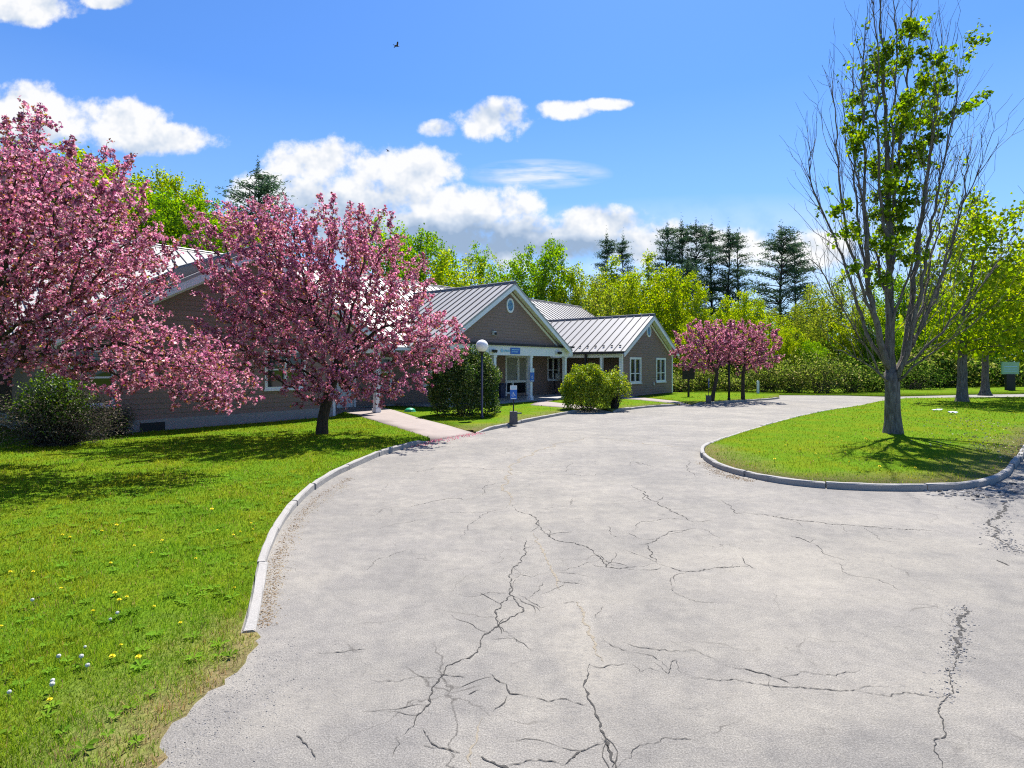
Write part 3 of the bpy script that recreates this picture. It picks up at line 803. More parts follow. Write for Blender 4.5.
PINK = [(.64, .30, .395), (.49, .18, .275), (.30, .085, .165), (.76, .47, .54), (.20, .10, .05), (.26, .22, .05), (.34, .17, .07)]
PW = [.30, .27, .14, .13, .07, .03, .06]
def crab(name_seed, base, ells, trunk, nattr, D, per, bsize, label, tip=.004, spikes=40, group='pink flowering crabapple trees', leafy=.0):
    """trunk: list of local points; ells in local coordinates"""
    A = ell_points(ells, nattr, .5)
    A = A[A[:, 2] > .9]
    par = [-1] + list(range(len(trunk) - 1))
    nodes, par = colonize(A, trunk, par, D, D * 9, D * 1.6, (0, 0, .08), 140, .16)
    r = radii(par, tip, 2.25)
    # twigs
    child = np.zeros(len(par), int)
    for p in par:
        if p >= 0: child[p] += 1
    thin = np.where((r < tip * 4.2))[0]
    extra_n = []; extra_p = []; c = len(nodes); nl = list(nodes); pl = list(par); bl = []
    zc = nodes[:, 2].max()
    for i in thin:
        for _ in range(1 if rng.random() < .8 else 2):
            d = nodes[i] - nodes[par[i]]; d = d / (np.linalg.norm(d) + 1e-9) + rng.normal(0, .65, 3); d /= np.linalg.norm(d)
            L_ = D * rng.uniform(.5, 1.3); q = nodes[i] + d * L_
            nl.append(q); pl.append(i)
            for t in np.linspace(.1, 1, 3): bl.append(nodes[i] * (1 - t) + q * t)
    tips = np.where((child == 0) & (nodes[:, 2] > zc * .55))[0]
    for i in rng.choice(tips, min(spikes, len(tips)), replace=False):   # straight young shoots past the outline
        d = nodes[i] - np.array(trunk[-1]); d[2] = abs(d[2]); d = d / np.linalg.norm(d) * .7 + np.array([0, 0, .8]) + rng.normal(0, .2, 3); d /= np.linalg.norm(d)
        L_ = rng.uniform(.25, .65); q = i
        for k in range(4):
            p0 = nl[q]; p1 = p0 + d * L_ / 4; nl.append(p1); pl.append(q); q = len(nl) - 1
            for t in (0, .25, .5, .75): bl.append(p0 * (1 - t) + p1 * t)
    nl = np.array(nl); pl = np.array(pl); r = radii(pl, tip, 2.25)
    bl = np.array(bl); bl = bl[rng.random(len(bl)) < .9]; per = int(per * 1.9); n = len(bl) * per
    bl = bl + rng.normal(0, .035, bl.shape); dd = rng.normal(0, 1, (n, 3)); dd /= np.linalg.norm(dd, axis=1)[:, None]
    pos = np.repeat(bl, per, 0) + dd * (np.repeat(rng.uniform(.03, .085, len(bl)), per) * rng.random(n) ** .4)[:, None]
    # whole twigs lean to bloom or to bronze leaf
    tw = np.repeat(rng.random(len(bl)), per)
    c = palette(n, PINK, PW, .2)
    c *= np.repeat(rng.uniform(.72, 1.25, len(bl)), per)[:, None]; lf = rng.random(n) < leafy; c[lf] = palette(lf.sum(), [(.17, .10, .045), (.20, .17, .05), (.14, .12, .04)], [1, 1, 1])
    sz = bsize * rng.uniform(.6, 1.3, n)
    return tree_obj('crabapple_tree', base, branch_mesh('trunk', nl, pl, r), leaf_mesh('crown', pos, sz, c, 0, .9), M['bark_crab'], M['blossom'], label, 'tree', group)

def px_ells(lst, base):
    """ellipsoids given as photo px centre, px radii, depth offset m, depth radius m, weight -> local to base"""
    out = []
    for (px, py, rx, ry, dy, rd, w) in lst:
        Y = base.y + dy; c = at(px, py, Y) - base; k = Y / F
        out.append((tuple(c), (rx * k, rd, ry * k), w))
    return out
# middle crabapple
b = gp(322, 434, LZ)
E = px_ells([(318, 300, 102, 75, 0, 2.9, 5), (290, 240, 85, 40, .3, 2.3, 2.2), (345, 245, 60, 45, 0, 2, 1.4), (415, 335, 48, 34, -.3, 1.5, 1.7), (242, 312, 48, 44, 0, 1.8, 1.4), (350, 382, 80, 26, -1.3, 1.2, 2.6), (300, 350, 105, 34, -.9, 1.7, 1.3), (430, 345, 42, 34, -.4, 1.3, 1.0),
             (240, 220, 60, 24, .3, 1, .5), (390, 285, 45, 40, .2, 1.6, 1.1), (228, 345, 34, 26, -.3, 1.2, .5)], b)
crab(1, b, E, [(0, 0, -.1), (.02, 0, .4), (.12, .02, .9), (.25, 0, 1.4), (.42, 0, 1.9), (.5, .05, 2.3)], 4000, .165, 5, .064,
     'big pink crabapple on the lawn in front of the building, whole leaning trunk in view', spikes=90)
# near-left crabapple
b = gp(-60, 470, LZ)
E = px_ells([(25, 275, 135, 105, 0, 2.8, 5), (15, 175, 95, 62, .2, 1.9, 1.6), (178, 366, 78, 36, -.2, 1.4, 2.1), (92, 272, 66, 58, 0, 1.8, 1.5), (215, 392, 50, 20, -.3, .8, .9), (-130, 270, 130, 110, 0, 2.5, 2.2), (90, 345, 110, 40, -.6, 1.4, 1.7), (-20, 330, 120, 40, -1, 1.3, 1), (30, 225, 110, 70, -1.9, 1.7, 2.2)], b)
crab(2, b, E, [(0, 0, -.1), (.05, 0, .5), (.15, .02, 1.0), (.35, 0, 1.5), (.7, 0, 1.8)], 4700, .155, 5, .056,
     'nearest pink flowering crabapple leaning in from the left edge over the shrub', spikes=110)
# two small crabapples at the far bend
for k, (px, tr, xo, lab) in enumerate([(712, .25, -2, 'left of two small pink crabapples at the bend, on a trunk leaning right'), (743, 0, 4, 'right of two small pink crabapples at the bend, on a straight upright trunk')]):
    b = gp(px, 401 if k == 0 else 399.5, LZ)
    cx = px - (3 if k == 0 else -3)
    E = px_ells([(cx, 346, 34, 24, 0, 1.9, 4), (cx - 4, 333, 24, 14, 0, 1.4, 1.2), (cx + (10 if k else -14), 362, 26, 11, 0, 1.5, 1.2)], b)
    crab(3 + k, b, E, [(0, 0, -.1), (tr * .4, 0, .6), (tr, 0, 1.2), (tr * 1.2, 0, 1.6)], 1000, .2, 5, .085, lab, tip=.006, spikes=25)

# half-dead maple on the island
def maple():
    b = lawn_z(893, 433); k = b.y / F
    def lp(px, py, dy=0): p = at(px, py, b.y + dy) - b; return np.array(p)
    nodes = []; par = []; rad = []
    def addchain(pts, r0, r1, parent=-1):
        """smooth chain; returns node ids"""
        pts = np.array(pts); ids = []
        seg = np.linalg.norm(np.diff(pts, axis=0), axis=1); s = np.concatenate([[0], np.cumsum(seg)]); m = max(3, int(s[-1] / .3))
        t = np.linspace(0, s[-1], m)
        q = np.stack([np.interp(t, s, pts[:, i]) for i in range(3)], 1)
        for _ in range(2): q[1:-1] = (q[:-2] + 2 * q[1:-1] + q[2:]) / 4
        q[1:-1] += rng.normal(0, .025, (m - 2, 3))
        for i in range(m):
            nodes.append(q[i]); par.append(parent if i == 0 else len(nodes) - 2); rad.append(r0 + (r1 - r0) * (i / (m - 1)) ** .75); ids.append(len(nodes) - 1)
        return ids
    trunk = addchain([lp(893, 436), lp(893, 415), lp(893, 390), lp(891, 372)], .215, .19)
    def near_trunk(p): return min(range(len(nodes)), key=lambda i: np.linalg.norm(nodes[i] - p))
    stems = []
    defs = [([(891, 375), (889, 330), (889, 260), (888, 190), (884, 110), (880, 40), (878, -25)], .0, .17, 0),
            ([(900, 390), (906, 360), (914, 300), (924, 230), (936, 160), (945, 90), (950, 30)], 0, .13, .6),
            ([(901, 385), (910, 350), (925, 290), (938, 220), (955, 150), (968, 95)], 0, .10, -1.2),
            ([(886, 376), (878, 340), (866, 290), (862, 230), (862, 150), (858, 80), (862, 25)], 0, .12, -.7),
            ([(884, 378), (868, 345), (848, 290), (830, 240), (812, 205), (800, 180), (799, 160), (806, 145)], 0, .075, .8),
            ([(872, 330), (858, 290), (842, 240), (834, 190), (831, 130), (826, 85)], 0, .065, -1.4),
            ([(868, 300), (855, 240), (850, 180), (846, 120), (849, 60)], 0, .06, 1.2),
            ([(889, 250), (897, 180), (906, 110), (913, 45), (916, -15)], 0, .075, .8),
            ([(889, 270), (879, 200), (875, 130), (877, 60), (872, -5)], 0, .07, -.9),
            ([(904, 375), (925, 330), (948, 285), (965, 235), (978, 185), (984, 140)], 0, .075, 1.5),
            ([(903, 380), (935, 345), (970, 312), (998, 285), (1015, 262)], 0, .06, -1.0),
            ([(904, 372), (930, 318), (955, 262), (968, 215), (985, 180), (1000, 165)], 0, .06, -2.0),
            ([(903, 385), (930, 358), (958, 340), (985, 325)], 0, .05, -1.8), ([(906, 365), (928, 300), (940, 250), (957, 190), (975, 150)], 0, .06, 2.4),
            ([(884, 380), (860, 362), (842, 352), (828, 350)], 0, .045, -1.2), ([(882, 372), (850, 330), (828, 295), (815, 270), (805, 262)], 0, .05, -2.2),
            ([(890, 300), (900, 230), (914, 160), (930, 90), (936, 40)], 0, .07, 1.6), ([(888, 310), (872, 250), (856, 190), (842, 150), (838, 110)], 0, .055, 2.2),
            ([(892, 200), (893, 130), (898, 60), (893, 0)], 0, .05, -.6), ([(902, 330), (918, 255), (930, 190), (940, 130), (948, 85)], 0, .05, -2.2)]
    for pts, _, r0, dy in defs:
        n = len(pts); P3 = [lp(893 + (x - 893) * (.90 if x < 893 else .86), y, dy * (i / (n - 1)) ** .8) for i, (x, y) in enumerate(pts)]
        pa = near_trunk(P3[0]); P3[0] = nodes[pa].copy()
        stems.append(addchain(P3, min(r0 * .88, rad[pa]), .011, pa))
    bare = []
    # second and third order twigs, sweeping upward
    for st in stems:
        for i in st[2:] + st[4:]:
            if rng.random() > .72: continue
            h = nodes[i][2]; d0 = nodes[i] - nodes[par[i]]; d0 /= np.linalg.norm(d0) + 1e-9
            out = nodes[i] * np.array([1, 1, 0]); out /= np.linalg.norm(out) + .3
            d = d0 * 1.15 + out * .06 + rng.normal(0, .30, 3); d /= np.linalg.norm(d)
            L_ = rng.uniform(.6, 1.9) * (1.15 if h < 9 else .8); q = [nodes[i]]
            for s in range(5):
                d = d + np.array([0, 0, .17]) + rng.normal(0, .12, 3); d /= np.linalg.norm(d); q.append(q[-1] + d * L_ / 5)
            ids = addchain(q, min(.014, rad[i] * .7), .0035, i)
            for j in ids[1:]:
                if rng.random() < .65:
                    d2 = d + rng.normal(0, .38, 3); d2 /= np.linalg.norm(d2); L2 = rng.uniform(.25, .7)
                    addchain([nodes[j], nodes[j] + d2 * L2 * .5, nodes[j] + d2 * L2 + np.array([0, 0, .08])], .006, .0032, j)
    # leaf masses and a few small new leaves further out
    s7 = 244 / 781.
    cl = [(420, 80, 1), (440, 105, 1), (400, 115, .8), (320, 190, 1), (300, 220, 1), (340, 175, 1), (385, 205, 1.2), (430, 160, .6), (500, 168, .6), (512, 190, .5), (615, 133, .7), (515, 225, .7), (573, 232, .35), (640, 315, .6), (605, 343, .4), (545, 365, .6), (580, 360, .3),
          (465, 262, 1.4), (440, 300, 1.5), (520, 292, 1), (400, 335, 1.3), (440, 385, 1.6), (480, 440, 1.5), (380, 400, 1.4), (370, 440, 1.2), (430, 475, 1.5), (250, 320, 1), (255, 370, 1), (228, 405, .8), (275, 430, 1), (300, 320, .4), (270, 285, .7),
          (300, 520, 1), (350, 520, 1.2), (400, 540, 1.4), (440, 510, 1.2), (360, 580, 1.4), (330, 620, 1.3), (405, 600, 1.2), (335, 680, 1.5), (385, 690, 1.5), (405, 650, 1.3), (195, 675, .8), (215, 740, 1), (330, 740, 1.5), (300, 560, .9), (470, 345, 1.1), (350, 250, .9), (250, 470, .7), (240, 440, .6), (495, 400, .9), (385, 740, 1.2), (300, 780, .9), (350, 800, 1.2), (400, 830, .8), (300, 870, .7), (245, 850, .6), (330, 900, .8)]
    pos = []; 
    for (cx, cy, w) in cl:
        p = lp(780 + cx * s7, cy * s7, rng.normal(0, .8))
        i = near_trunk(p); d = p - nodes[i]
        if np.linalg.norm(d) > .15:
            ids = addchain([nodes[i], nodes[i] + d * .5 + np.array([0, 0, -.05]), p], min(.014, rad[i]), .004, i)
        m = int(165 * w)
        # leaves hang in small bunches
        if rng.random() < .5: pos.append(np.array([nodes[rng.integers(len(nodes) // 3, len(nodes))] for _ in range(3)]).repeat(9, 0) * 1.0 + rng.normal(0, .09, (27, 3)))
        bun = p + rng.normal(0, 1, (max(3, int(9 * w)), 3)) * np.array([.13, .18, .09]) * (.6 + .42 * w)
        pp = bun[rng.integers(0, len(bun), m)] + rng.normal(0, .075, (m, 3)); pos.append(pp)
    pos = np.concatenate(pos); n = len(pos)
    c = palette(n, [(.12, .20, .022), (.21, .31, .026), (.07, .12, .016), (.32, .40, .04)], [3, 3, 2.4, 1.4])
    nodes = np.array(nodes); par = np.array(par); rad = np.array(rad)
    e = empty('maple_tree', b, 0, 'tall half-bare maple on the curbed grass island, dead limbs round a leafy middle', 'tree')
    obj('trunk', branch_mesh('trunk', nodes, par, rad, 1.38), M['bark_maple'], e)
    obj('crown', leaf_mesh('crown', pos, rng.uniform(.07, .135, n), c, .25, .95), M['leaf'], e)
maple()

# generic broadleaf prototypes
def broadleaf(seed, H, ells, trunk_h, nattr, D, per, lsize, cols, wts, tip=.02, sp=.32):
    A = ell_points(ells, nattr, .5)
    tr = [(0, 0, -.3)] + [(rng.normal(0, .05) * i, rng.normal(0, .05) * i, trunk_h * (i + 1) / 4) for i in range(4)]
    nodes, par = colonize(A, tr, [-1, 0, 1, 2, 3], D, D * 9, D * 1.5, (0, 0, .12), 120, .15, 3, 3)
    r = radii(par, tip, 2.3)
    thin = np.where(r < tip * 3.2)[0]; thin = thin[nodes[thin][:, 2] > trunk_h * .6]
    n = len(thin) * per
    pos = np.repeat(nodes[thin], per, 0) + rng.normal(0, sp, (n, 3)) * np.array([1, 1, .8])
    c = palette(n, cols, wts)
    return branch_mesh('trunk', nodes, par, r, 1.3), leaf_mesh('crown', pos, lsize * rng.uniform(.6, 1.35, n), c, .2, .85)
GY = [(.26, .36, .022), (.37, .43, .028), (.17, .25, .020), (.42, .44, .06)]
GM = [(.16, .29, .026), (.23, .36, .030), (.10, .20, .020), (.30, .39, .04)]
GO = [(.20, .26, .035), (.28, .32, .045), (.14, .18, .028), (.34, .34, .07)]
PR = {}
PR['round_y'] = broadleaf(1, 14, [((0, 0, 9), (4.6, 4.6, 4.8), 3), ((1.2, -.5, 5.2), (3.6, 3.6, 2.6), 1.2)], 3, 480, .6, 46, .22, GY, [3, 3, 2, 1])
PR['round_g'] = broadleaf(2, 14, [((0, 0, 9), (4.8, 4.8, 4.6), 3), ((-1, .5, 5), (4, 4, 2.8), 1.2), ((1.5, 0, 12), (2.2, 2.2, 2), .6)], 3, 480, .6, 52, .22, GM, [3, 3, 2, 1])
PR['tall_y'] = broadleaf(3, 15, [((0, 0, 9), (3.0, 3.0, 5.6), 3), ((.5, 0, 4.5), (2.6, 2.6, 2), 1)], 3, 360, .55, 46, .21, GY, [3, 3, 2, 1])
PR['tall_g'] = broadleaf(4, 15, [((0, 0, 9.5), (2.7, 2.7, 5.2), 3), ((-.6, 0, 5), (2.2, 2.2, 2), .8)], 3.4, 330, .55, 44, .21, GM, [3, 3, 2, 1])
PR['sparse'] = broadleaf(5, 15, [((0, 0, 9.5), (3.2, 3.2, 5), 3)], 4, 280, .55, 20, .20, GY, [3, 3, 2, 2], sp=.28)
PR['olive'] = broadleaf(6, 13, [((0, 0, 8), (4.2, 4.2, 4.6), 3), ((0, 0, 4), (3.6, 3.6, 2.4), 1)], 2.5, 440, .6, 32, .20, GO, [3, 3, 2, 1])
PR['fine_y'] = broadleaf(21, 18, [((0, 0, 11.5), (5.4, 5.4, 6.2), 3), ((1.5, -.5, 6.5), (4.2, 4.2, 3.2), 1.2), ((-2, 0, 14), (2.6, 2.6, 3), .7)], 3.5, 800, .6, 72, .19, GY, [3, 3, 2, 1])
PR['fine_g'] = broadleaf(22, 18, [((0, 0, 11.5), (5.4, 5.4, 6), 3), ((-1, .5, 6.5), (4.6, 4.6, 3.4), 1.2)], 3.5, 800, .6, 76, .19, GM, [3, 3, 2, 1])
def wood(kind, px, ytop, Y, label, wk=1.0, base=0.0, H0={'round_y': 14, 'round_g': 14.2, 'tall_y': 15, 'tall_g': 15, 'sparse': 14.8, 'olive': 13, 'fine_y': 18, 'fine_g': 18}, group='broadleaf trees of the woods behind'):
    e = empty('broadleaf_tree', ((px - CX) / F * Y, Y, base), rng.uniform(0, 6.28), label, 'tree', group)
    h = CAMH + (HY - ytop) / F * Y - base; s = h / H0[kind]
    e.scale = (s * wk, s * wk, s)
    bm_, lm_ = PR[kind]
    obj('trunk', bm_, M['bark_wood'], e); obj('crown', lm_, M['leaf'], e); return e
W_ = [
 ('fine_y', -70, 120, 44, 'yellow-green tree behind the near crabapple at the left edge', 1.0),
 ('fine_y', 10, 150, 47, 'yellow-green tree showing through the top of the near crabapple', 1.2),
 ('fine_y', 62, 142, 45, 'thin yellow tree right of the top of the near crabapple', 1.2),
 ('fine_y', 105, 156, 50, 'tall yellow-budding tree above the left roof, under the left cloud', 1.0),
 ('fine_g', 140, 178, 44, 'full bright green tree over the left end of the metal roof', .95),
 ('fine_y', 168, 166, 54, 'yellow-green treetop stepping down over the left roof', .85),
 ('fine_g', 190, 186, 46, 'dense green tree between the two big crabapples', .85),
 ('fine_y', 218, 203, 52, 'small yellowish treetop left of the lone pine', 1.0),
 ('tall_g', 385, 213, 60, 'dark green treetop just showing at the right of the big crabapple', 1.0),
 ('round_g', 421, 222, 66, 'broad green tree over the ridge left of the middle gable', .78),
 ('tall_y', 442, 252, 60, 'yellow-green tree low beside the broad green one left of the middle gable', 1.1),
 ('sparse', 462, 246, 64, 'thin pale yellow tree above the ridge left of the middle gable', 1.1),
 ('tall_g', 479, 240, 70, 'narrow airy green tree next to the thin pale yellow one', .75),
 ('sparse', 502, 248, 74, 'slim see-through green tree above the peak of the middle gable', .7),
 ('round_g', 540, 235, 64, 'biggest dark green tree, just right of the middle gable peak', .80),
 ('round_y', 572, 262, 62, 'light green tree right of the biggest dark green one', .8),
 ('olive', 598, 270, 58, 'olive tree above the junction of the two right roofs', .95),
 ('tall_y', 612, 258, 70, 'yellow-green treetop under the pair of far pine tips', 1.1),
 ('round_y', 630, 268, 60, 'yellow-green tree over the right gable roof', .8),
 ('tall_y', 650, 254, 66, 'bright yellow-green tree behind the right gable peak', 1.0),
 ('round_y', 676, 262, 62, 'brightest yellow tree, right of the right gable peak', .85),
 ('tall_y', 688, 318, 52, 'low yellow-green tree between the right gable and the pink pair', 1.3),
 ('round_y', 742, 288, 60, 'rounded yellow tree above the two small pink crabapples', .85),
 ('round_y', 772, 312, 56, 'low yellow-green tree right of the pink pair', .9),
 ('olive', 800, 300, 60, 'olive budding tree left of the half-bare maple', .9),
 ('round_g', 812, 338, 50, 'low leafy green tree behind the road left of the half-bare maple', .9),
 ('olive', 838, 268, 64, 'olive tree behind the left dead limbs of the maple', .9),
 ('round_y', 862, 300, 58, 'yellow-green tree behind the trunk of the half-bare maple', .9),
 ('round_g', 905, 270, 66, 'green woodland tree right of the half-bare maple trunk', .9),
 ('round_y', 935, 285, 72, 'yellow-green woodland tree behind the second maple', .9),
 ('round_g', 985, 268, 76, 'green woodland tree behind the green sign', 1.0),
 ('round_y', 1040, 250, 80, 'yellow-green woodland tree at the right edge', 1.0),
 ('round_y', 708, 305, 62, 'yellow-green tree filling in below the left of the dark pine stand', .9),
 ('round_y', 722, 318, 54, 'low bright tree directly above the left pink crabapple', .8),
 ('olive', 758, 296, 66, 'olive tree between the yellow tree and the broad separate pine', .9),
 ('olive', 822, 282, 68, 'tall olive tree below the lower pine', .9),
 ('round_y', 788, 325, 52, 'low yellow tree at the road edge right of the pink pair', .9),
 ('round_g', 880, 312, 56, 'green tree hidden behind the half-bare maple stems', .9),
 ('tall_g', 660, 300, 74, 'green tree half hidden behind the right gable', 1.2),
]
for k, px, yt, Y, lab, wk in W_: wood(k, px, yt, Y, lab, wk)

# the second maple and the one behind it
def maple2(px, py, ells, label, nattr, seed):
    b = gp(px, py, .12) if py > 395 else gp(px, py, .4)
    E = px_ells(ells, b)
    A = ell_points(E, nattr, .45)
    A = A[A[:, 2] > 1.9]
    tr = [(0, 0, -.2), (0, 0, .0), (0, 0, .12), (0, 0, .28), (.01, 0, .5), (.0, 0, 1.0), (.02, 0, 1.6), (0, 0, 2.2), (.05, 0, 2.7), (.04, .03, 3.2), (.0, 0, 3.8), (.05, 0, 4.4)]
    nodes, par = colonize(A, tr, [-1] + list(range(11)), .45, 5.0, .7, (0, 0, .1), 120, .12, 4, 8)
    r = radii(par, .013, 2.08); r = np.minimum(r, .40); r[:12] = np.linspace(.27, .19, 12) * (1 if seed == 1 else .82); r[12:] = np.minimum(r[12:], .15)
    thin = np.where(r < .05)[0]; per = 18; n = len(thin) * per
    pos = np.repeat(nodes[thin], per, 0) + rng.normal(0, .24, (n, 3))
    c = palette(n, [(.20, .29, .024), (.30, .38, .028), (.13, .19, .016), (.36, .39, .045)], [3, 3, 2, 1])
    tree_obj('maple_tree', b, branch_mesh('trunk', nodes, par, r, 1.9), leaf_mesh('crown', pos, rng.uniform(.14, .27, n), c, .3, .95), M['bark_maple'], M['leaf'], label, 'tree')
maple2(962, 403, [(985, 265, 75, 65, 0, 4, 4), (965, 320, 70, 50, 0, 3.5, 2), (1035, 300, 60, 65, .5, 3.2, 2), (960, 225, 35, 40, 0, 2.2, 1), (1000, 340, 70, 20, -1, 2.5, 1)], 'leafy yellow-green maple at the back of the grass island, on a thick flared trunk', 640, 1)
maple2(985, 392.5, [(1000, 310, 60, 55, 0, 4, 3), (1040, 290, 60, 60, 0, 4, 2)], 'shaded maple beyond the far road, left of the green sign', 480, 2)

# pines
def pine(H, seed, bare=.35, dens=1.0, spread=.16):
    r = np.random.default_rng(seed)
    V = []; pos = []; nodes = [np.array([0, 0, -.3])]; par = [-1]
    m = 24
    for i in range(1, m + 1):
        nodes.append(np.array([.1 * math.sin(i * .4 + seed), .1 * math.cos(i * .3), H * i / m])); par.append(i - 1)
    rad = [.30 * (1 - .93 * i / m) for i in range(m + 1)]
    z = H * bare
    while z < H * .985:
        t = (z - H * bare) / (H * (1 - bare)); L0 = H * spread * (1 - t) ** (.5 if seed in (1, 3) else .68) * (.55 + .45 * min(1, t * 4 + .3)) + .35
        nb = r.integers(3, 6)
        for k in range(nb):
            if r.random() > .82 * dens + .1: continue
            a = r.uniform(0, 6.28); L_ = L0 * r.uniform(.5, 1.25); up = .04 + .30 * t + r.normal(0, .1)
            i = min(m, max(0, int(z / H * m))); p = np.array([0, 0, z]) + np.array([nodes[i][0], nodes[i][1], 0]); prev = i
            d = np.array([math.cos(a), math.sin(a), up])
            seg = max(3, int(L_ / .7))
            for s in range(seg):
                d = d + np.array([0, 0, .04]) + r.normal(0, .06, 3); p = p + d / np.linalg.norm(d) * L_ / seg
                nodes.append(p); par.append(prev); rad.append(.05 * (1 - s / seg) + .012); prev = len(nodes) - 1
                if s >= seg * .28:
                    q = int(46 * dens); sd = .22 + .28 * (s / seg)
                    pos.append(p + r.normal(0, 1, (q, 3)) * np.array([sd * 1.3, sd * 1.3, .12]) + np.array([0, 0, .08]))
        z += r.uniform(.5, .95) * H / 24 * 1.0
    pos.append(np.array([0, 0, H - .2]) + r.normal(0, 1, (90, 3)) * np.array([.16, .16, .7]))
    pos = np.concatenate(pos); n = len(pos)
    c = palette(n, [(.075, .125, .075), (.10, .16, .085), (.05, .09, .055), (.14, .19, .095)], [3, 2, 2, 1])
    return branch_mesh('trunk', np.array(nodes), np.array(par), np.array(rad), 1.2), leaf_mesh('crown', pos, r.uniform(.22, .5, n), c, .3, .22)
PP = [(pine(24, 1, .16, 1.0, .17), 24), (pine(24, 2, .2, .95, .14), 24), (pine(22, 3, .14, 1.0, .21), 22), (pine(24, 4, .25, .7, .12), 24)]
for px, yt, Y, k, wk, lab in [
    (258, 171, 74, 2, .95, 'lone dark pine rising behind the big crabapple'),
    (607, 238, 105, 1, .9, 'left of two far pine tips over the yellow-green trees'), (623, 240, 108, 1, .8, 'right of two far pine tips over the yellow-green trees'), 
    (667, 230, 98, 0, .9, 'leftmost pine of the tall dark pine stand'), (682, 226, 95, 1, 1.0, 'second pine from the left in the dark pine stand'), (696, 227, 92, 0, .95, 'tallest dense pine in the middle of the dark pine stand'),
    (711, 229, 97, 1, 1.0, 'slender pine right of the middle of the dark pine stand'), (729, 231, 94, 1, .95, 'next-to-last pine of the dark stand, with a clear stem'), (738, 236, 99, 3, 1.0, 'thin open pine at the right end of the dark stand'),
    (781, 231, 88, 2, 1.05, 'broad separate pine right of the dark stand'), (795, 245, 92, 0, .9, 'lower pine leaning out behind the broad separate pine'), (688, 262, 80, 2, .8, 'lower pine filling in under the dark stand')]:
    (bm_, lm_), H = PP[k]
    e = empty('pine_tree', ((px - CX) / F * Y, Y, 0), rng.uniform(0, 6.28), lab, 'pine', 'dark pines above the woods')
    s = (CAMH + (HY - yt) / F * Y) / H; e.scale = (s * wk * 1.16, s * wk * 1.16, s)
    obj('trunk', bm_, M['bark_pine'], e); obj('crown', lm_, M['needle'], e)

# ------------------------------------------------------------------ shrubs
def shrub(name, base, rx, ry, h, n, lsize, cols, wts, label, cat='shrub', group=None, twigs=60, twigcol=None, lumps=.14, low=.05, m='leaf_gloss', fill=.22):
    """stems from the ground, leaf shell with lumps"""
    d = rng.normal(0, 1, (n, 3)); d[:, 2] = np.abs(d[:, 2]) * 1.15 - .5; d /= np.linalg.norm(d, axis=1)[:, None]
    ph = rng.uniform(0, 6, 6)
    lump = 1 + lumps * (np.sin(d[:, 0] * 6 + ph[0]) * np.sin(d[:, 1] * 6 + ph[1]) + np.sin(d[:, 2] * 8 + ph[2]) * np.cos(d[:, 0] * 9 + ph[3]))
    q = rng.random(n) ** fill * lump * rng.uniform(.92, 1.06, n)
    zz = np.where(d[:, 2] > 0, h * .42 + d[:, 2] * q * h * .58, h * .42 * np.maximum(0, 1 + d[:, 2] * 2.1))
    hor = np.hypot(d[:, 0], d[:, 1]) + 1e-6; hs = np.where(d[:, 2] > 0, 1.0, (1.0 - .10 * np.abs(d[:, 2]) * 2.1) / hor)
    pos = np.stack([d[:, 0] * q * rx * hs, d[:, 1] * q * ry * hs, zz], 1)
    pos = pos[pos[:, 2] > low]; n = len(pos)
    c = palette(n, cols, wts)
    nodes = []; par = []; rad = []
    for k in range(twigs):
        a = rng.uniform(0, 6.28); e = pos[rng.integers(0, n)] * rng.uniform(.85, 1.05); s = np.array([math.cos(a) * rx * .2, math.sin(a) * ry * .2, -.05])
        nodes.append(s); par.append(-1); rad.append(.016)
        mid_ = (s + e) / 2 + np.array([0, 0, .12 * h]) + rng.normal(0, .05, 3)
        for t in (.33, .66, 1.0):
            p = (1 - t) ** 2 * s + 2 * t * (1 - t) * mid_ + t * t * e; nodes.append(p); par.append(len(nodes) - 2); rad.append(.014 * (1 - t * .75))
            b0 = len(nodes) - 1
            for _ in range(2):
                nodes.append(p + rng.normal(0, .13, 3)); par.append(b0); rad.append(.004)
            if t < 1: pass
    # keep chains ordered: parents always earlier
    e = empty(name, base, 0, label, cat, group)
    obj('stems', branch_mesh('stems', np.array(nodes), np.array(par), np.array(rad), 0), twigcol or M['bark_wood'], e)
    obj('foliage', leaf_mesh('foliage', pos, lsize * rng.uniform(.6, 1.3, n), c, .1, .7), M[m], e); return e
DG = [(.026, .055, .012), (.050, .095, .016), (.10, .15, .028), (.22, .26, .07)]
BY = [(.19, .28, .016), (.32, .39, .02), (.08, .13, .012), (.44, .47, .04)]
b = gp(463, 417, LZ)
shrub('evergreen_shrub', b + Vector((0, .8, 0)), 1.5, 1.4, 2.8, 26000, .085, DG, [3, 3, 2.4, 1.2], 'big dark rounded evergreen bush behind the globe lamp', 'bush', twigs=50, lumps=.09, fill=.12)
b = gp(589, 410, LZ)
shrub('bush', b + Vector((0, .6, 0)), 1.2, 1.1, 2.1, 18000, .085, BY, [3, 3, 2, 1.8], 'rounded bush with bright yellow-green top between porch and right gable', 'bush', twigs=40, lumps=.09, fill=.12)
b = gp(616, 409, LZ)
shrub('bush', b + Vector((0, .4, 0)), .8, .75, 1.95, 3200, .10, BY, [3, 3, 1, 2], 'looser pale arching bush just left of the right gable windows', 'bush', twigs=120, low=.55, fill=.4)
b = gp(30, 450, LZ)
GT = [(.13, .11, .08), (.07, .06, .045), (.22, .19, .15), (.06, .10, .018)]
M['drytwig'] = barkmat('grey_twig', (.06, .05, .042), (.22, .19, .16), 10)
shrub('twiggy_shrub', b + Vector((0, .8, 0)), 1.75, 1.0, 1.55, 5200, .055, GT, [3, 3, 1.5, 3], 'large grey-brown twiggy shrub under the near crabapple', 'shrub', twigs=420, twigcol=M['drytwig'], m='twig', fill=.4)
b = gp(48, 447, LZ)
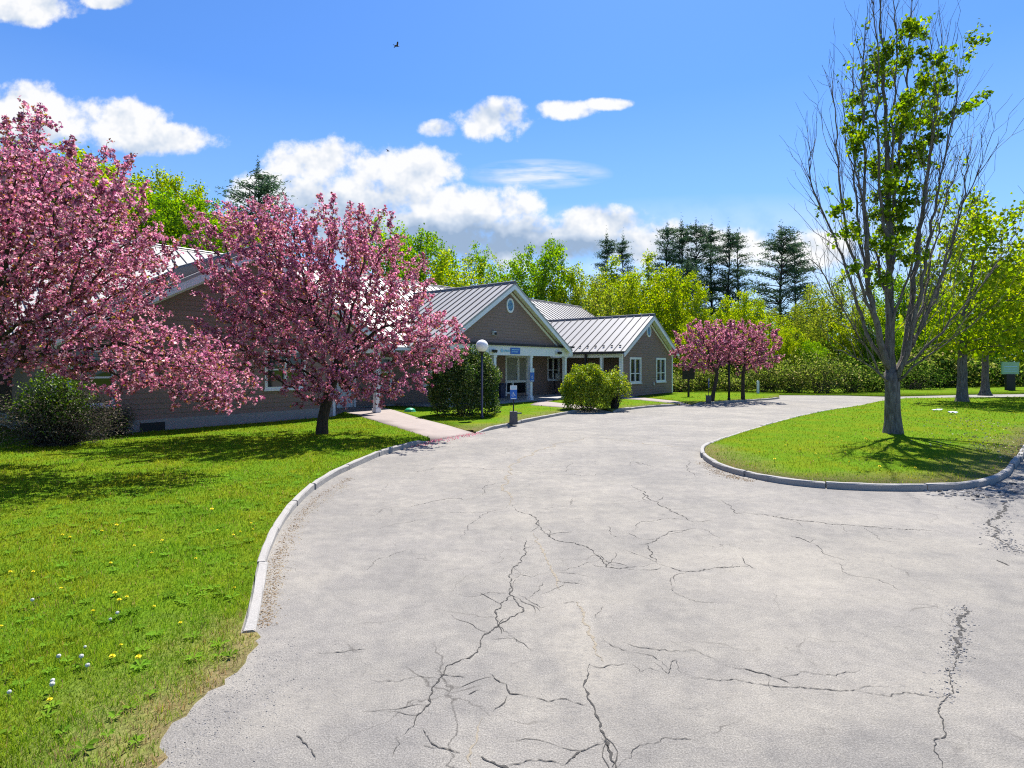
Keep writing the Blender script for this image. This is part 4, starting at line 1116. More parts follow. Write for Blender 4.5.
shrub('green_shrub', b + Vector((0, .25, 0)), .95, .6, 2.1, 4200, .075, [(.08, .15, .014), (.15, .23, .02), (.04, .08, .01)], [3, 2, 2], 'green leafy shrub sprouting through the grey twiggy one', 'shrub', twigs=60, low=.6, fill=.5)
b = gp(102, 438, LZ)
shrub('twiggy_shrub', b + Vector((0, .5, 0)), .62, .5, 1.05, 1500, .05, GT, [3, 2, 3, 2], 'small pale half-bare twiggy shrub against the left wall', 'shrub', twigs=220, twigcol=M['drytwig'], m='twig', fill=.5)
hedge = [(676, 47, 2.4, 2.2, 'low shrub at the wood edge just right of the right gable'), (705, 48, 2.6, 2.5, 'wood-edge shrub behind the left pink crabapple'), (735, 47, 2.5, 2.3, 'wood-edge shrub between the two pink crabapple trunks'), (768, 46, 2.6, 2.7, 'wood-edge shrub right of the pink pair'),
         (793, 45, 2.4, 2.6, 'pale wood-edge shrub left of the brownish thicket'), (822, 44, 3.0, 3.4, 'tall brownish thicket left of the half-bare maple'), (850, 45, 2.4, 2.8, 'dark shrub close left of the half-bare maple trunk'), (875, 46, 2.6, 2.9, 'dark shrub behind the half-bare maple trunk'), (915, 50, 3.0, 2.6, 'rounded dark shrub between the two maples'), (940, 53, 3.0, 2.4, 'dark shrub left of the thick flared maple trunk'), (975, 62, 3.4, 2.8, 'shrub beyond the far road behind the maple trunks'), (1020, 72, 4.0, 3.0, 'far shrub behind the green sign')]
HO = [(.12, .17, .032), (.20, .24, .05), (.07, .10, .022), (.30, .28, .12)]
for px, Y, rx, h, lab in hedge:
    dark = 'dark' in lab
    h *= (.55, 1.15, .8, 1.0, .7, 1.1, .85)[int(px) % 7]
    shrub('shrub', ((px - CX) / F * Y, Y, .0), rx * rng.uniform(.75, 1.1), 1.6, h, 2600, .16, DG if dark else HO, [3, 3, 2, 1], lab, 'shrub', 'shrubs along the edge of the woods', twigs=90, m='leaf', fill=.5, lumps=.3)

def mass(name, x0, x1, yb, yd, h, n, size, cols, wts, hill=0):
    x = rng.uniform(x0, x1, n); y = yb + rng.uniform(0, yd, n)
    hh = h * (.6 + .25 * np.sin(x * .35) + .15 * np.sin(x * .9 + y)); z = rng.random(n) ** .7 * hh
    c = palette(n, cols, wts)
    o = obj(name, leaf_mesh(name, np.stack([x, y, z], 1), size * rng.uniform(.6, 1.3, n), c, .1, .85), M['leaf']); o['kind'] = 'stuff'
mass('undergrowth', 8, 58, 52, 7, 4.2, 26000, .36, HO + DG, [2, 2, 2, 1, 2, 2, 1, 0])
mass('distant_woods', -75, 150, 100, 16, 12, 42000, .75, GM + DG, [2, 1, 2, .5, 3, 3, 2, .5])
mass('undergrowth', -62, 8, 58, 8, 9, 24000, .45, GM + DG, [2, 1, 2, .5, 2, 2, 1, 0])

# ------------------------------------------------------------------ the building
ANG = math.atan2(U0.y, U0.x)
OU, OV = 25.0, 20.5
o3 = uv(OU, OV)
BLD = empty('office_building', (o3[0], o3[1], 0), ANG, 'long brown clapboard one-storey building with three gables and pale metal roofs', 'building')
class LB(MB):
    """MB in building coordinates u (along), v (depth), z"""
    def build(s, name, mats, parent=None):
        s.v = [(a - OU, b - OV, c) for a, b, c in s.v]
        return MB.build(s, name, mats, parent or BLD)
def siding(mb, axis, plane, top, bot, lo, hi, holes=(), facing=-1, row=.17):
    """lapped boards on plane v=plane (axis 'u') or u=plane (axis 'v'); lo/hi functions of z; holes (a0,a1,z0,z1)"""
    z = bot
    while z < top - .02:
        z1 = min(top, z + row); zm = (z + z1) / 2
        cuts = [(lo(zm), hi(zm))]
        for (a0, a1, h0, h1) in holes:
            if h0 < zm < h1:
                nc = []
                for (p, q) in cuts:
                    if a1 <= p or a0 >= q: nc.append((p, q)); continue
                    if p < a0: nc.append((p, a0))
                    if a1 < q: nc.append((a1, q))
                cuts = nc
        f = facing
        for (p, q) in cuts:
            if q - p < .02: continue
            prof = [(0, z), (.024 * f, z), (.008 * f, z1), (0, z1)]
            if axis == 'u': A = [(p, plane + o, zz) for o, zz in prof]; B_ = [(q, plane + o, zz) for o, zz in prof]
            else: A = [(plane + o, p, zz) for o, zz in prof]; B_ = [(plane + o, q, zz) for o, zz in prof]
            mb.add(A + B_, [(0, 1, 5, 4), (1, 2, 6, 5), (2, 3, 7, 6), (3, 0, 4, 7), (0, 3, 2, 1), (4, 5, 6, 7)])
        z = z1
def slope(mb, e0, e1, r0, r1, th=.10, sp=.58, rib=.05, rw=.038):
    """metal roof plane: eave e0-e1, ridge r0-r1, with raised seams"""
    e0, e1, r0, r1 = map(Vector, (e0, e1, r0, r1))
    n = (e1 - e0).cross(r0 - e0).normalized()
    if n.z < 0: n = -n
    mb.hexa([p - n * th for p in (e0, e1, r1, r0)], [e0, e1, r1, r0], 0)
    L_ = (e1 - e0).length; k = int(L_ / sp); ax = (e1 - e0).normalized() * rw / 2
    for i in range(k + 1):
        t = (i + .5) / (k + 1); a = e0.lerp(e1, t); b = r0.lerp(r1, t)
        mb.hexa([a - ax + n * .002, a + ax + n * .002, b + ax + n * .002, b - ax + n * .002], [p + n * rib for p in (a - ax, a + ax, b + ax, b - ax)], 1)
def ridge_cap(mb, a, b, w=.16, h=.07):
    a, b = Vector(a), Vector(b); d = (b - a).normalized(); s = d.cross(Vector((0, 0, 1))).normalized()
    z = Vector((0, 0, 1))
    bot = [a - s * w - z * .07, a + s * w - z * .07, b + s * w - z * .07, b - s * w - z * .07]
    mb.hexa(bot, [a - s * .05 + z * h, a + s * .05 + z * h, b + s * .05 + z * h, b - s * .05 + z * h], 1)
    mb.hexa([a - s * .09 + z * h * .9, a + s * .09 + z * h * .9, b + s * .09 + z * h * .9, b - s * .09 + z * h * .9], [a - s * .06 + z * (h + .03), a + s * .06 + z * (h + .03), b + s * .06 + z * (h + .03), b - s * .06 + z * (h + .03)], 0)
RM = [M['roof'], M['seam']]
ME_V, ME_Z, MR_V, MR_Z = 22.3, 3.1, 30.2, 7.85
U_L, U_R = -6.0, 47.4
# main roof
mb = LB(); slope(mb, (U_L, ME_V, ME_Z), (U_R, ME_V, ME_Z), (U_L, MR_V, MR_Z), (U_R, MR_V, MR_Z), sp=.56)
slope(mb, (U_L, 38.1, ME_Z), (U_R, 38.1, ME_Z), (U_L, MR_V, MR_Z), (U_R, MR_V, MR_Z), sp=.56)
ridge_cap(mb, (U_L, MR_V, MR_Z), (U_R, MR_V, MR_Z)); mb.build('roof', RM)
# gable wings: (peak u, half width, peak z, front v, slope)
GAB = {'left': (10.1, 6.1, 6.45, 20.0, .56), 'mid': (24.65, 5.8, 6.80, 20.0, .63), 'right': (37.15, 4.3, 5.72, 17.6, .61)}
for nm, (pu, hw, pz, fv, sl) in GAB.items():
    ez = pz - hw * sl; vb = ME_V + (pz - ME_Z) / .6013 + .4
    mb = LB()
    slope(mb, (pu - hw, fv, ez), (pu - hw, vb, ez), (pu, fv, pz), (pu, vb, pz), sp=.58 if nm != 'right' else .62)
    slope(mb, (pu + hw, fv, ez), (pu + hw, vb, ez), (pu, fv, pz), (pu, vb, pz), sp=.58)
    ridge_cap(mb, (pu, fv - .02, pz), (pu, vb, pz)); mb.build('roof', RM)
    # white rake boards under the roof edge, dark drip edge on top
    fb = LB(); th = .105
    for sg in (-1, 1):
        a = Vector((pu + sg * hw, fv + .012, ez - th)); b_ = Vector((pu, fv + .012, pz - th)); dn = Vector((0, 0, -.27))
        fb.prism([a, b_, b_ + dn, a + dn], (0, .04, 0), 0)
        # soffit return behind the board
        fb.prism([a + dn * .25 + Vector((0, .042, 0)), b_ + dn * .25 + Vector((0, .042, 0)), b_ + dn * .32 + Vector((0, .042, 0)), a + dn * .32 + Vector((0, .042, 0))], (0, .50, 0), 0)
        # second, inner frieze board against the wall
        a2 = Vector((pu + sg * (hw - .3), fv + .46, ez - th - .02)); b2 = Vector((pu, fv + .46, pz - th - .02 - .3 * sl + .02))
        a2.z = ez - th + .3 * sl - .22; b2.z = pz - th - .22
        fb.prism([a2, b2, b2 + Vector((0, 0, -.16)), a2 + Vector((0, 0, -.16))], (0, .035, 0), 0)
    fb.build('fascia', [M['white']])
# gable fronts and walls
def gable_wall(nm, v, u0, u1, zb, holes=()):
    pu, hw, pz, fv, sl = GAB[nm]; off = .14
    lo = lambda z: max(u0, pu - (pz - off - z) / sl); hi = lambda z: min(u1, pu + (pz - off - z) / sl)
    mb = LB(); siding(mb, 'u', v, pz - off - .1, zb, lo, hi, holes); return mb
def window(u0, u1, z0, z1, v, panes=2, bars=(.62,), frame=.10, deep=.06, facing='v', blind=False):
    """framed window on plane v (facing -v) with real reveal"""
    f = LB(); pr = .055
    f.box(u0, u0 + frame, v - pr, v + deep, z0, z1); f.box(u1 - frame, u1, v - pr, v + deep, z0, z1)
    f.box(u0 + frame, u1 - frame, v - pr, v + deep, z1 - frame, z1); f.box(u0 + frame, u1 - frame, v - pr, v + deep, z0, z0 + frame)
    f.box(u0 - .05, u1 + .05, v - pr - .04, v - pr, z0 - .05, z0 + .012)
    w = (u1 - u0 - 2 * frame)
    for i in range(1, panes):
        c = u0 + frame + w * i / panes; f.box(c - .05, c + .05, v - pr + .01, v + deep - .004, z0 + frame, z1 - frame)
    for t in bars:
        zz = z0 + (z1 - z0) * (1 - t); f.box(u0 + frame, u1 - frame, v - .015, v + deep - .012, zz - .028, zz + .028)
    fo = f.build('window', M['white'])
    g = LB(); g.box(u0 + frame, u1 - frame, v + deep - .02, v + deep - .008, z0 + frame, z1 - frame)
    go = g.build('pane', M['curtain'] if blind else M['glass'], fo); return fo
def vent(u, z, v, w, h):
    f = LB(); n = 16; ring = []
    for i in range(n):
        a = 2 * math.pi * (i + .5) / n; ring.append((math.cos(a), math.sin(a)))
    for i in range(n):
        c, d = ring[i], ring[(i + 1) % n]
        q = [(u + k * p[0] * w / 2, v - .075, z + k * p[1] * h / 2) for p, k in ((c, 1), (d, 1), (d, .74), (c, .74))]
        f.prism(q, (0, .07, 0))
    fo = f.build('gable_vent', M['white'])
    s = LB()
    s.prism([(u + .74 * p[0] * w / 2, v - .035, z + .74 * p[1] * h / 2) for p in ring], (0, .02, 0), 1)
    for k in range(-4, 5):
        zz = z + k * h * .085; hwid = w / 2 * .72 * math.sqrt(max(.02, 1 - (abs(k) * .085 / .37) ** 2))
        s.hexa([(u - hwid, v - .07, zz), (u + hwid, v - .07, zz), (u + hwid, v - .036, zz + .045), (u - hwid, v - .036, zz + .045)], [(u - hwid, v - .07, zz + .012), (u + hwid, v - .07, zz + .012), (u + hwid, v - .036, zz + .057), (u - hwid, v - .036, zz + .057)], 0)
    s.build('louver', [M['cyan'], M['dark']], fo)

# left wing
mb = gable_wall('left', 20.5, 4.3, 13.4, .46, [(10.5, 12.15, 1.28, 2.78), (4.6, 5.8, .95, 2.7)])
pu, hw, pz, fv, sl = GAB['left']
siding(mb, 'u', 20.5, 6.2, 3.0, lambda z: max(13.4, pu - (pz - .14 - z) / sl), lambda z: min(15.6, pu + (pz - .14 - z) / sl))
siding(mb, 'v', 13.4, 3.0, .15, lambda z: 20.5, lambda z: 24.0, facing=1)
siding(mb, 'v', 4.3, 3.2, .46, lambda z: 20.5, lambda z: 26.0, facing=-1)
mb.build('wall', M['clap'])
mb = LB(); mb.box(4.25, 13.44, 20.47, 20.9, 0, .46); mb.box(4.25, 4.6, 20.9, 30, 0, .46); mb.build('foundation', M['conc'])
mb = LB(); mb.box(13.36, 13.48, 20.44, 20.56, .12, 3.0); mb.build('corner_board', M['white'])
mb = LB(); mb.box(4.22, 4.34, 20.44, 20.56, .46, 3.2); mb.build('corner_board', M['white'])
mb = LB(); mb.box(13.4, 15.75, 20.42, 20.56, 2.72, 3.02); mb.box(15.6, 15.76, 20.56, 24, 2.72, 3.02); mb.build('beam', M['white'])
mb = LB(); mb.box(15.5, 15.72, 20.42, 20.64, .12, 2.72); mb.box(15.47, 15.75, 20.39, 20.67, .12, .30); mb.build('porch_post', M['white'])
mb = LB(); mb.box(13.45, 15.6, 20.57, 24, 2.98, 3.03); mb.build('porch_ceiling', M['soffit'])
mb = LB(); mb.box(6.45, 7.15, 20.44, 20.47, .1, .36); mb.build('crawl_space_vent', M['dark'])
window(10.5, 12.15, 1.28, 2.78, 20.5, 2, (.5,)); window(4.6, 5.8, .95, 2.7, 20.5, 1, (.5,))
# recessed main front wall
HM = [(18.4, 19.2, 1.05, 2.60), (21.35, 22.6, 1.03, 2.6), (28.5, 30.9, .28, 2.82), (33.2, 34.7, 1.1, 2.75)]
mb = LB(); siding(mb, 'u', 24.0, 3.0, .15, lambda z: 13.4, lambda z: 35.6, HM + [(15.85, 16.95, .12, 2.45)])
mb.build('wall', M['clap'])
mb = LB(); mb.box(13.4, 35.5, 23.98, 24.4, 0, .14); mb.build('foundation', M['conc'])
mb = LB(); mb.box(4.3, 47.2, 24.5, 24.52, 0, 3.0); mb.box(47.1, 47.2, 24.52, 36, 0, 3.0); mb.box(-6, 47.2, 37.4, 37.6, 0, 3.2); mb.build('inner_wall', M['clap'])
window(18.4, 19.2, 1.05, 2.60, 24, 1, (.5,)); window(21.35, 22.6, 1.03, 2.6, 24, 2, (.5,))
window(33.2, 34.7, 1.1, 2.75, 24, 2, (.55,))
# tall window beside the porch door: upper lights, rail, small lower light and dark panel
f = LB(); u0, u1, z0, z1, v = 28.5, 30.9, .28, 2.82, 24.0
for a, b_ in ((u0, u0 + .14), (u1 - .16, u1)): f.box(a, b_, v - .06, v + .06, .16, z1)
f.box(u0 + .14, u1 - .16, v - .06, v + .06, z1 - .13, z1); f.box(u0 + .14, u1 - .16, v - .06, v + .06, 1.02, 1.18)
f.box(29.75, 29.95, v - .055, v + .055, 1.18, z1 - .13); f.box(29.2, 29.36, v - .055, v + .055, .3, 1.02); f.box(u0 + .14, 29.2, v - .055, v + .055, .3, .42)
fo = f.build('window', M['white'])
g = LB(); g.box(u0 + .14, u1 - .16, v + .03, v + .045, 1.18, z1 - .13); g.build('pane', M['curtain'], fo)
g = LB(); g.box(u0 + .14, u1 - .16, v + .03, v + .045, .18, 1.02); g.build('pane', M['glass'], fo)
# side-entry door
d = LB(); d.box(15.85, 15.97, 23.93, 24.06, .12, 2.45); d.box(16.83, 16.95, 23.93, 24.06, .12, 2.45); d.box(15.97, 16.83, 23.93, 24.06, 2.33, 2.45)
d.box(15.97, 16.83, 24.0, 24.05, .13, 1.0); d.box(15.97, 16.12, 24.0, 24.05, 1.0, 2.33); d.box(16.68, 16.83, 24.0, 24.05, 1.0, 2.33); d.box(16.12, 16.68, 24.0, 24.05, 2.15, 2.33)
do = d.build('door', M['white']); g = LB(); g.box(16.12, 16.68, 24.02, 24.035, 1.0, 2.15); g.build('pane', M['glass'], do)
h = LB(); h.tube([(16.74, 23.99, 1.05), (16.74, 23.93, 1.05), (16.62, 23.93, 1.05)], [.014, .014, .014], 6); h.build('handle', M['dark'], do)
# middle porch
mb = gable_wall('mid', 20.5, 19.5, 30.7, 3.42); mb.build('wall', M['clap'])
mb = LB(); mb.box(19.3, 30.9, 20.34, 20.66, 2.74, 3.28); mb.box(19.4, 19.6, 20.66, 24, 2.74, 3.2); mb.build('beam', M['white'])
mb = LB(); mb.box(19.2, 31.0, 20.22, 20.5, 3.285, 3.40); mb.build('dark_band', M['dark'])  # thin dark band between the gable siding and the beam
mb = LB(); mb.box(19.61, 30.6, 20.67, 23.96, 2.98, 3.02); mb.build('porch_ceiling', M['soffit'])
mb = LB(); mb.box(19.4, 30.9, 20.15, 23.96, 0, .14); mb.box(30.9, 35.45, 21.2, 23.96, 0, .14); mb.build('porch_floor', M['conc'])
for u in (20.0, 23.4, 26.65, 30.25):
    mb = LB(); mb.box(u - .1, u + .1, 20.4, 20.6, .14, 2.74); mb.box(u - .14, u + .14, 20.36, 20.64, .14, .34); mb.box(u - .13, u + .13, 20.37, 20.63, 2.62, 2.738); mb.build('porch_post', M['white'])
vent(24.75, 5.55, 20.5, .66, .84)
mb = LB(); mb.box(23.2, 23.42, 20.33, 20.47, 3.82, 4.05); mb.box(23.26, 23.38, 20.25, 20.33, 3.84, 3.97, 1); mb.build('gable_light_fitting', [M['ac'], M['dark']])
for u in (23.05, 29.2):
    mb = LB(); mb.box(u - .22, u + .22, 20.28, 20.34, 2.88, 3.04); mb.tube([(u, 20.28, 2.98), (u, 20.14, 2.93)], [.06, .09], 8, 1); mb.tube([(u + .16, 20.28, 2.98), (u + .18, 20.14, 2.93)], [.06, .09], 8, 1); mb.build('floodlight', [M['ac'], M['dark']])
# right wing
HR = [(34.4, 36.05, .96, 2.72), (38.4, 40.0, .96, 2.72)]
mb = gable_wall('right', 18.1, 33.3, 41.2, .12, HR)
siding(mb, 'v', 41.2, 3.2, .12, lambda z: 18.1, lambda z: 24, facing=1)
siding(mb, 'v', 35.5, 3.0, .15, lambda z: 18.3, lambda z: 24.0, facing=-1); mb.build('wall', M['clap'])
for (a, b_, c, d_) in HR: window(a, b_, c, d_, 18.1, 2, (.62,), frame=.14)
vent(37.2, 4.58, 18.1, .68, .84)
mb = LB(); mb.box(33.24, 33.44, 18.04, 18.24, .12, 2.9); mb.build('corner_board', M['white'])
mb = LB(); mb.box(41.1, 41.26, 18.05, 18.2, .12, 3.0); mb.build('corner_board', M['white'])
mb = LB(); mb.box(33.24, 33.42, 18.24, 22.6, 2.70, 3.0); mb.box(33.2, 33.46, 18.0, 18.24, 2.9, 3.22); mb.build('beam', M['white'])
mb = LB(); mb.box(33.24, 33.42, 19.5, 19.68, .12, 2.7); mb.build('porch_post', M['white'])
mb = LB(); mb.box(33.2, 41.3, 18.06, 18.5, 0, .12); mb.build('foundation', M['dark'])
mb = LB(); mb.box(31.0, 33.2, 21.95, 22.15, 2.7, 2.95); mb.box(30.95, 33.0, 22.3, 24, 2.95, 3.0); mb.build('beam', M['white'])
mb = LB(); mb.box(37.9, 38.0, 17.99, 18.07, .75, .95); mb.build('outdoor_faucet', M['ac'])
# gutters and downspouts
mb = LB(); mb.box(32.84, 32.98, 17.7, 22.2, 2.93, 3.06); mb.box(31.1, 32.84, 22.12, 22.27, 2.93, 3.06); mb.build('gutter', M['dark'])
mb = LB(); mb.box(15.9, 19.1, 22.12, 22.27, 2.93, 3.06); mb.build('gutter', M['white'])
mb = LB(); mb.box(33.0, 33.14, 20.6, 20.74, .15, 2.93); mb.build('downspout', M['dark'])
for i in range(6):
    v = 18.2 + i * .62; sl = .60; u = 32.95 + .38
    z = GAB['right'][2] - (GAB['right'][0] - u) * sl
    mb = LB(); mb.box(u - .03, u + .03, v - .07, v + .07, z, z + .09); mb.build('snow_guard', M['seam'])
for i in range(4):
    u = 31.3 + i * .4; z = ME_Z + .5 * .6013; v = ME_V + .5
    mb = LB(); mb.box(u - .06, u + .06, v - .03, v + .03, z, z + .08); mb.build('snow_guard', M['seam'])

# ------------------------------------------------------------------ street furniture and small things
def lamp(base, label, h=2.62):
    e = empty('lamp_post', base, 0, label, 'lamp')
    s = MB(); s.tube([(0, 0, 0), (0, 0, .08), (0, 0, .10), (0, 0, h - .05)], [.075, .075, .042, .040], 14); s.build('pole', M['pole'], e)
    s = MB(); s.lathe([(.04, h - .14), (.06, h - .12), (.06, h - .05), (.11, h - .02), (.11, h + .02)], 16); s.build('collar', M['dark'], e)
    s = MB(); R = .245
    s.lathe([(max(.001, R * math.sin(math.pi * i / 14)), h + R * .93 - R * math.cos(math.pi * i / 14)) for i in range(15)], 24); s.build('globe', M['globe'], e)
    return e
lamp(gp(482, 418.5, LZ), 'globe lamp post with a white ball standing in front of the dark bush')
e = empty('post', gp(729, 400, LZ), 0, 'plain black post between the two small pink crabapple trunks', 'post')
s = MB(); s.tube([(0, 0, -.05), (0, 0, 2.7)], [.065, .06], 10); s.build('shaft', M['black'], e)
s = MB(); s.lathe([(.09, 0), (.09, .1), (.066, .13)], 12); s.lathe([(.06, 2.7), (.075, 2.71), (.03, 2.78), (.001, 2.79)], 12); s.build('base_collar', M['black'], e)

def wheelchair(mb, c, s, y, mi):
    """access symbol made of thin plates on the plane y"""
    def q(x0, z0, x1, z1, w):
        a = Vector((x0, 0, z0)); b = Vector((x1, 0, z1)); d = (b - a).normalized(); n = Vector((-d.z, 0, d.x)) * w / 2
        pts = [a - n, b - n, b + n, a + n]; mb.prism([(c[0] + p.x * s, y, c[1] + p.z * s) for p in pts], (0, -.002, 0), mi)
    def dot(x, z, r):
        mb.prism([(c[0] + (x + r * math.cos(k * .628)) * s, y, c[1] + (z + r * math.sin(k * .628)) * s) for k in range(10)], (0, -.002, 0), mi)
    dot(-.08, .42, .09); q(-.08, .32, -.05, 0, .10); q(-.05, .02, .20, .02, .09); q(.2, .04, .30, -.30, .09); q(-.06, .2, .16, .2, .07); q(.28, -.3, .4, -.27, .07)
    k = [(-.1 + .3 * math.cos(a), -.14 + .3 * math.sin(a)) for a in np.linspace(2.0, 5.9, 10)]
    for a, b in zip(k[:-1], k[1:]): q(a[0], a[1], b[0], b[1], .07)
def access_sign(base, rz, label, bucket=True, W=.25, Hh=.50, zb=.86):
    e = empty('parking_sign', base, rz, label, 'sign', 'blue accessible parking signs')
    if bucket:
        s = MB(); s.hexa([(-.14, -.14, -.03), (.14, -.14, -.03), (.14, .14, -.03), (-.14, .14, -.03)], [(-.13, -.13, .42), (.13, -.13, .42), (.13, .13, .42), (-.13, .13, .42)]); s.build('concrete_block', M['bucket'], e)
        s = MB(); s.box(-.022, .022, -.014, .014, .42, zb + Hh - .03); s.build('pole', M['dark'], e)
    s = MB(); s.box(-W / 2, W / 2, -.026, -.018, zb, zb + Hh * .70, 0); s.box(-W / 2, W / 2, -.026, -.018, zb + Hh * .70, zb + Hh, 1)
    y = -.0265
    wheelchair(s, (0, zb + Hh * .36), W * .62, y, 1)
    s.box(-W * .38, W * .38, y - .002, y, zb + Hh * .035, zb + Hh * .085, 1)
    for r, (zz, ww) in enumerate([(.915, .36), (.845, .40), (.775, .30)]):
        s.box(-W * ww, W * ww, y - .002, y, zb + Hh * (zz - .018), zb + Hh * (zz + .018), 2)
    s.build('sign_panel', [M['blue'], M['white'], M['cyan']], e); return e
access_sign(gp(513.5, 423, LZ), .1, 'blue and white accessible parking sign standing in a square concrete block by the kerb')
access_sign(gp(708.5, 403, LZ), 1.15, 'pale narrow parking sign in a block, edge-on left of the pink crabapples')
pp = uv(26.65, 20.36); 
access_sign(Vector((pp[0], pp[1], 0)) + Vector((V0.x, V0.y, 0)) * .005, ANG, 'blue and white accessible parking sign fixed to the middle porch post', False, .38, .78, 1.22)

def tx(s, size, m, loc, rz, parent, name='lettering'):
    cu = bpy.data.curves.new(name, 'FONT'); cu.body = s; cu.size = size; cu.extrude = .002; cu.align_x = 'CENTER'; cu.align_y = 'CENTER'
    o = bpy.data.objects.new(name, cu); link(o); dg = bpy.context.evaluated_depsgraph_get()
    me = bpy.data.meshes.new_from_object(o.evaluated_get(dg)); bpy.data.objects.remove(o)
    me.materials.clear(); o = obj(name, me, m, parent); o.location = loc; o.rotation_euler = (math.pi / 2, 0, rz); return o
# sign on the porch beam: pale emblem strokes and a blue panel (wording too small to read in the photograph)
pp = uv(24.6, 20.33)
e = empty('beam_sign', (pp[0], pp[1], 2.82), ANG, 'blue panel sign with pale blue marks on the white porch beam', 'sign')
s = MB(); s.box(.02, .86, -.03, 0, 0, .34, 0)
for r, z in enumerate((.22, .10)):
    s.box(.10, .78 if r == 0 else .66, -.034, -.03, z, z + .045, 1)
s.build('blue_panel', [M['blue'], M['cyan']], e)
s = MB()
s.tube([(-.72, -.012, .17), (-.72, -.002, .17)], [.10, .10], 14, 0)
x = -.56
for w in (.09, .07, .10, .06, .09): s.box(x, x + w, -.012, 0, .11, .22); x += w + .03
s.build('pale_mark', M['cyan'], e)

pp = uv(31 - 7.2, 22.6)
def bin_(loc):
    e = empty('bin', loc, ANG, 'dark blue bin on the porch floor right of the big dark bush', 'bin')
    s = MB(); s.hexa([(-.22, -.2, 0), (.22, -.2, 0), (.22, .2, 0), (-.22, .2, 0)], [(-.27, -.25, .85), (.27, -.25, .85), (.27, .25, .85), (-.27, .25, .85)]); s.build('body', M['navy'], e)
    s = MB(); s.hexa([(-.29, -.28, .853), (.29, -.28, .853), (.29, .27, .853), (-.29, .27, .853)], [(-.25, -.22, .92), (.25, -.22, .92), (.25, .25, .94), (-.25, .25, .94)]); s.build('lid', M['navy'], e)
pp = uv(27.0, 23.1); bin_((pp[0], pp[1], .14))
def chair(loc, rz):
    e = empty('porch_chair', loc, rz, 'dark metal chair on the porch under the small window', 'chair')
    for sx in (-.22, .22):
        for sy in (-.2, .2):
            s = MB(); s.tube([(sx, sy, 0), (sx * .95, sy * .95, .42 if sy < 0 else .44)], [.016, .016], 6); s.build('leg', M['dark'], e)
    s = MB(); s.box(-.24, .24, -.23, .22, .42, .45); s.build('seat', M['dark'], e)
    s = MB(); s.tube([(-.22, .22, .44), (-.22, .30, .9), (.22, .30, .9), (.22, .22, .44)], [.016] * 4, 6)
    for k in range(5): s.box(-.2 + k * .085, -.16 + k * .085, .245, .275, .5, .88)
    s.build('backrest', M['dark'], e)
pp = uv(33.3, 23.1); chair((pp[0], pp[1], .14), ANG + .4)
# window air conditioner
pp = uv(34.35, 23.9)
e = empty('air_conditioner', (pp[0], pp[1], 1.2), ANG, 'grey window air conditioner in the right porch window', 'air conditioner')
s = MB(); s.box(-.28, .28, -.34, -.02, 0, .38); s.build('case', M['ac'], e)
s = MB()
for k in range(8): s.box(-.25, .25, -.388, -.381, .05 + k * .042, .07 + k * .042)
s.build('grille', M['dark'], e)
# black noticeboard seen from behind
e = empty('sign_board', gp(688.5, 396.5, LZ), .12, 'square black sign board on a single post right of the right gable', 'sign')
s = MB(); s.box(-.055, .055, -.055, .055, -.05, 1.15); s.build('post', M['black'], e)
s = MB(); s.box(-.43, .43, -.03, .03, 1.15, 1.93); s.box(-.47, .47, -.045, .045, 1.93, 1.98); s.box(-.43, .43, .03, .05, 1.5, 1.56); s.build('board', M['black'], e)
# green sign far right
g = gp(1010, 386.5, .42)
e = empty('green_sign', g, -.1, 'pale green panel sign on a dark pedestal beyond the far road', 'sign')
s = MB(); s.box(-.34, .34, -.12, .12, -.3, 1.02); s.build('pedestal', M['black'], e)
s = MB(); s.box(-.64, .64, -.08, .08, 1.02, 1.98); s.box(-.68, .68, -.1, .1, 1.98, 2.04); s.build('panel', M['greensign'], e)
s = MB()
for z in (1.62, 1.42, 1.25): s.box(-.5, .5, -.086, -.081, z, z + .05)
s.build('pale_lines', M['cyan'], e)
e = empty('marker_post', gp(758, 394, 0), 0, 'small white marker post at the wood edge right of the pink pair', 'post')
s = MB(); s.box(-.09, .09, -.03, .03, 0, .95); s.hexa([(-.09, -.03, .95), (.09, -.03, .95), (.09, .03, .95), (-.09, .03, .95)], [(-.02, -.02, 1.03), (.02, -.02, 1.03), (.02, .02, 1.03), (-.02, .02, 1.03)]); s.build('post', M['white'], e)
# low green cover and two dark bricks in the grass
s = MB(); s.lathe([(.24, -.02), (.25, .03), (.22, .10), (.13, .15), (.05, .165), (.001, .167)], 16); s.lathe([(.27, -.02), (.27, .012), (.24, .03)], 16)
o = s.build('drain_cover', M['green']); o.location = gp(410, 411.5, LZ); tag(o, 'low green plastic cover on the ground left of the big dark bush', 'cover')
for (x, y, lab) in [(498.5, 412.5, 'dark brick lying in the grass left of the parking sign block'), (519, 414, 'small pale-topped stone just right of the parking sign block')]:
    s = MB(); s.hexa([(-.12, -.06, -.01), (.12, -.05, -.01), (.11, .06, -.01), (-.12, .05, -.01)], [(-.11, -.05, .065), (.10, -.045, .075), (.10, .05, .07), (-.10, .045, .06)])
    o = s.build('brick', M['bucket'] if x < 510 else M['curb']); o.location = gp(x, y, LZ); o.rotation_euler.z = rnd.uniform(-.3, .3); tag(o, lab, 'brick')
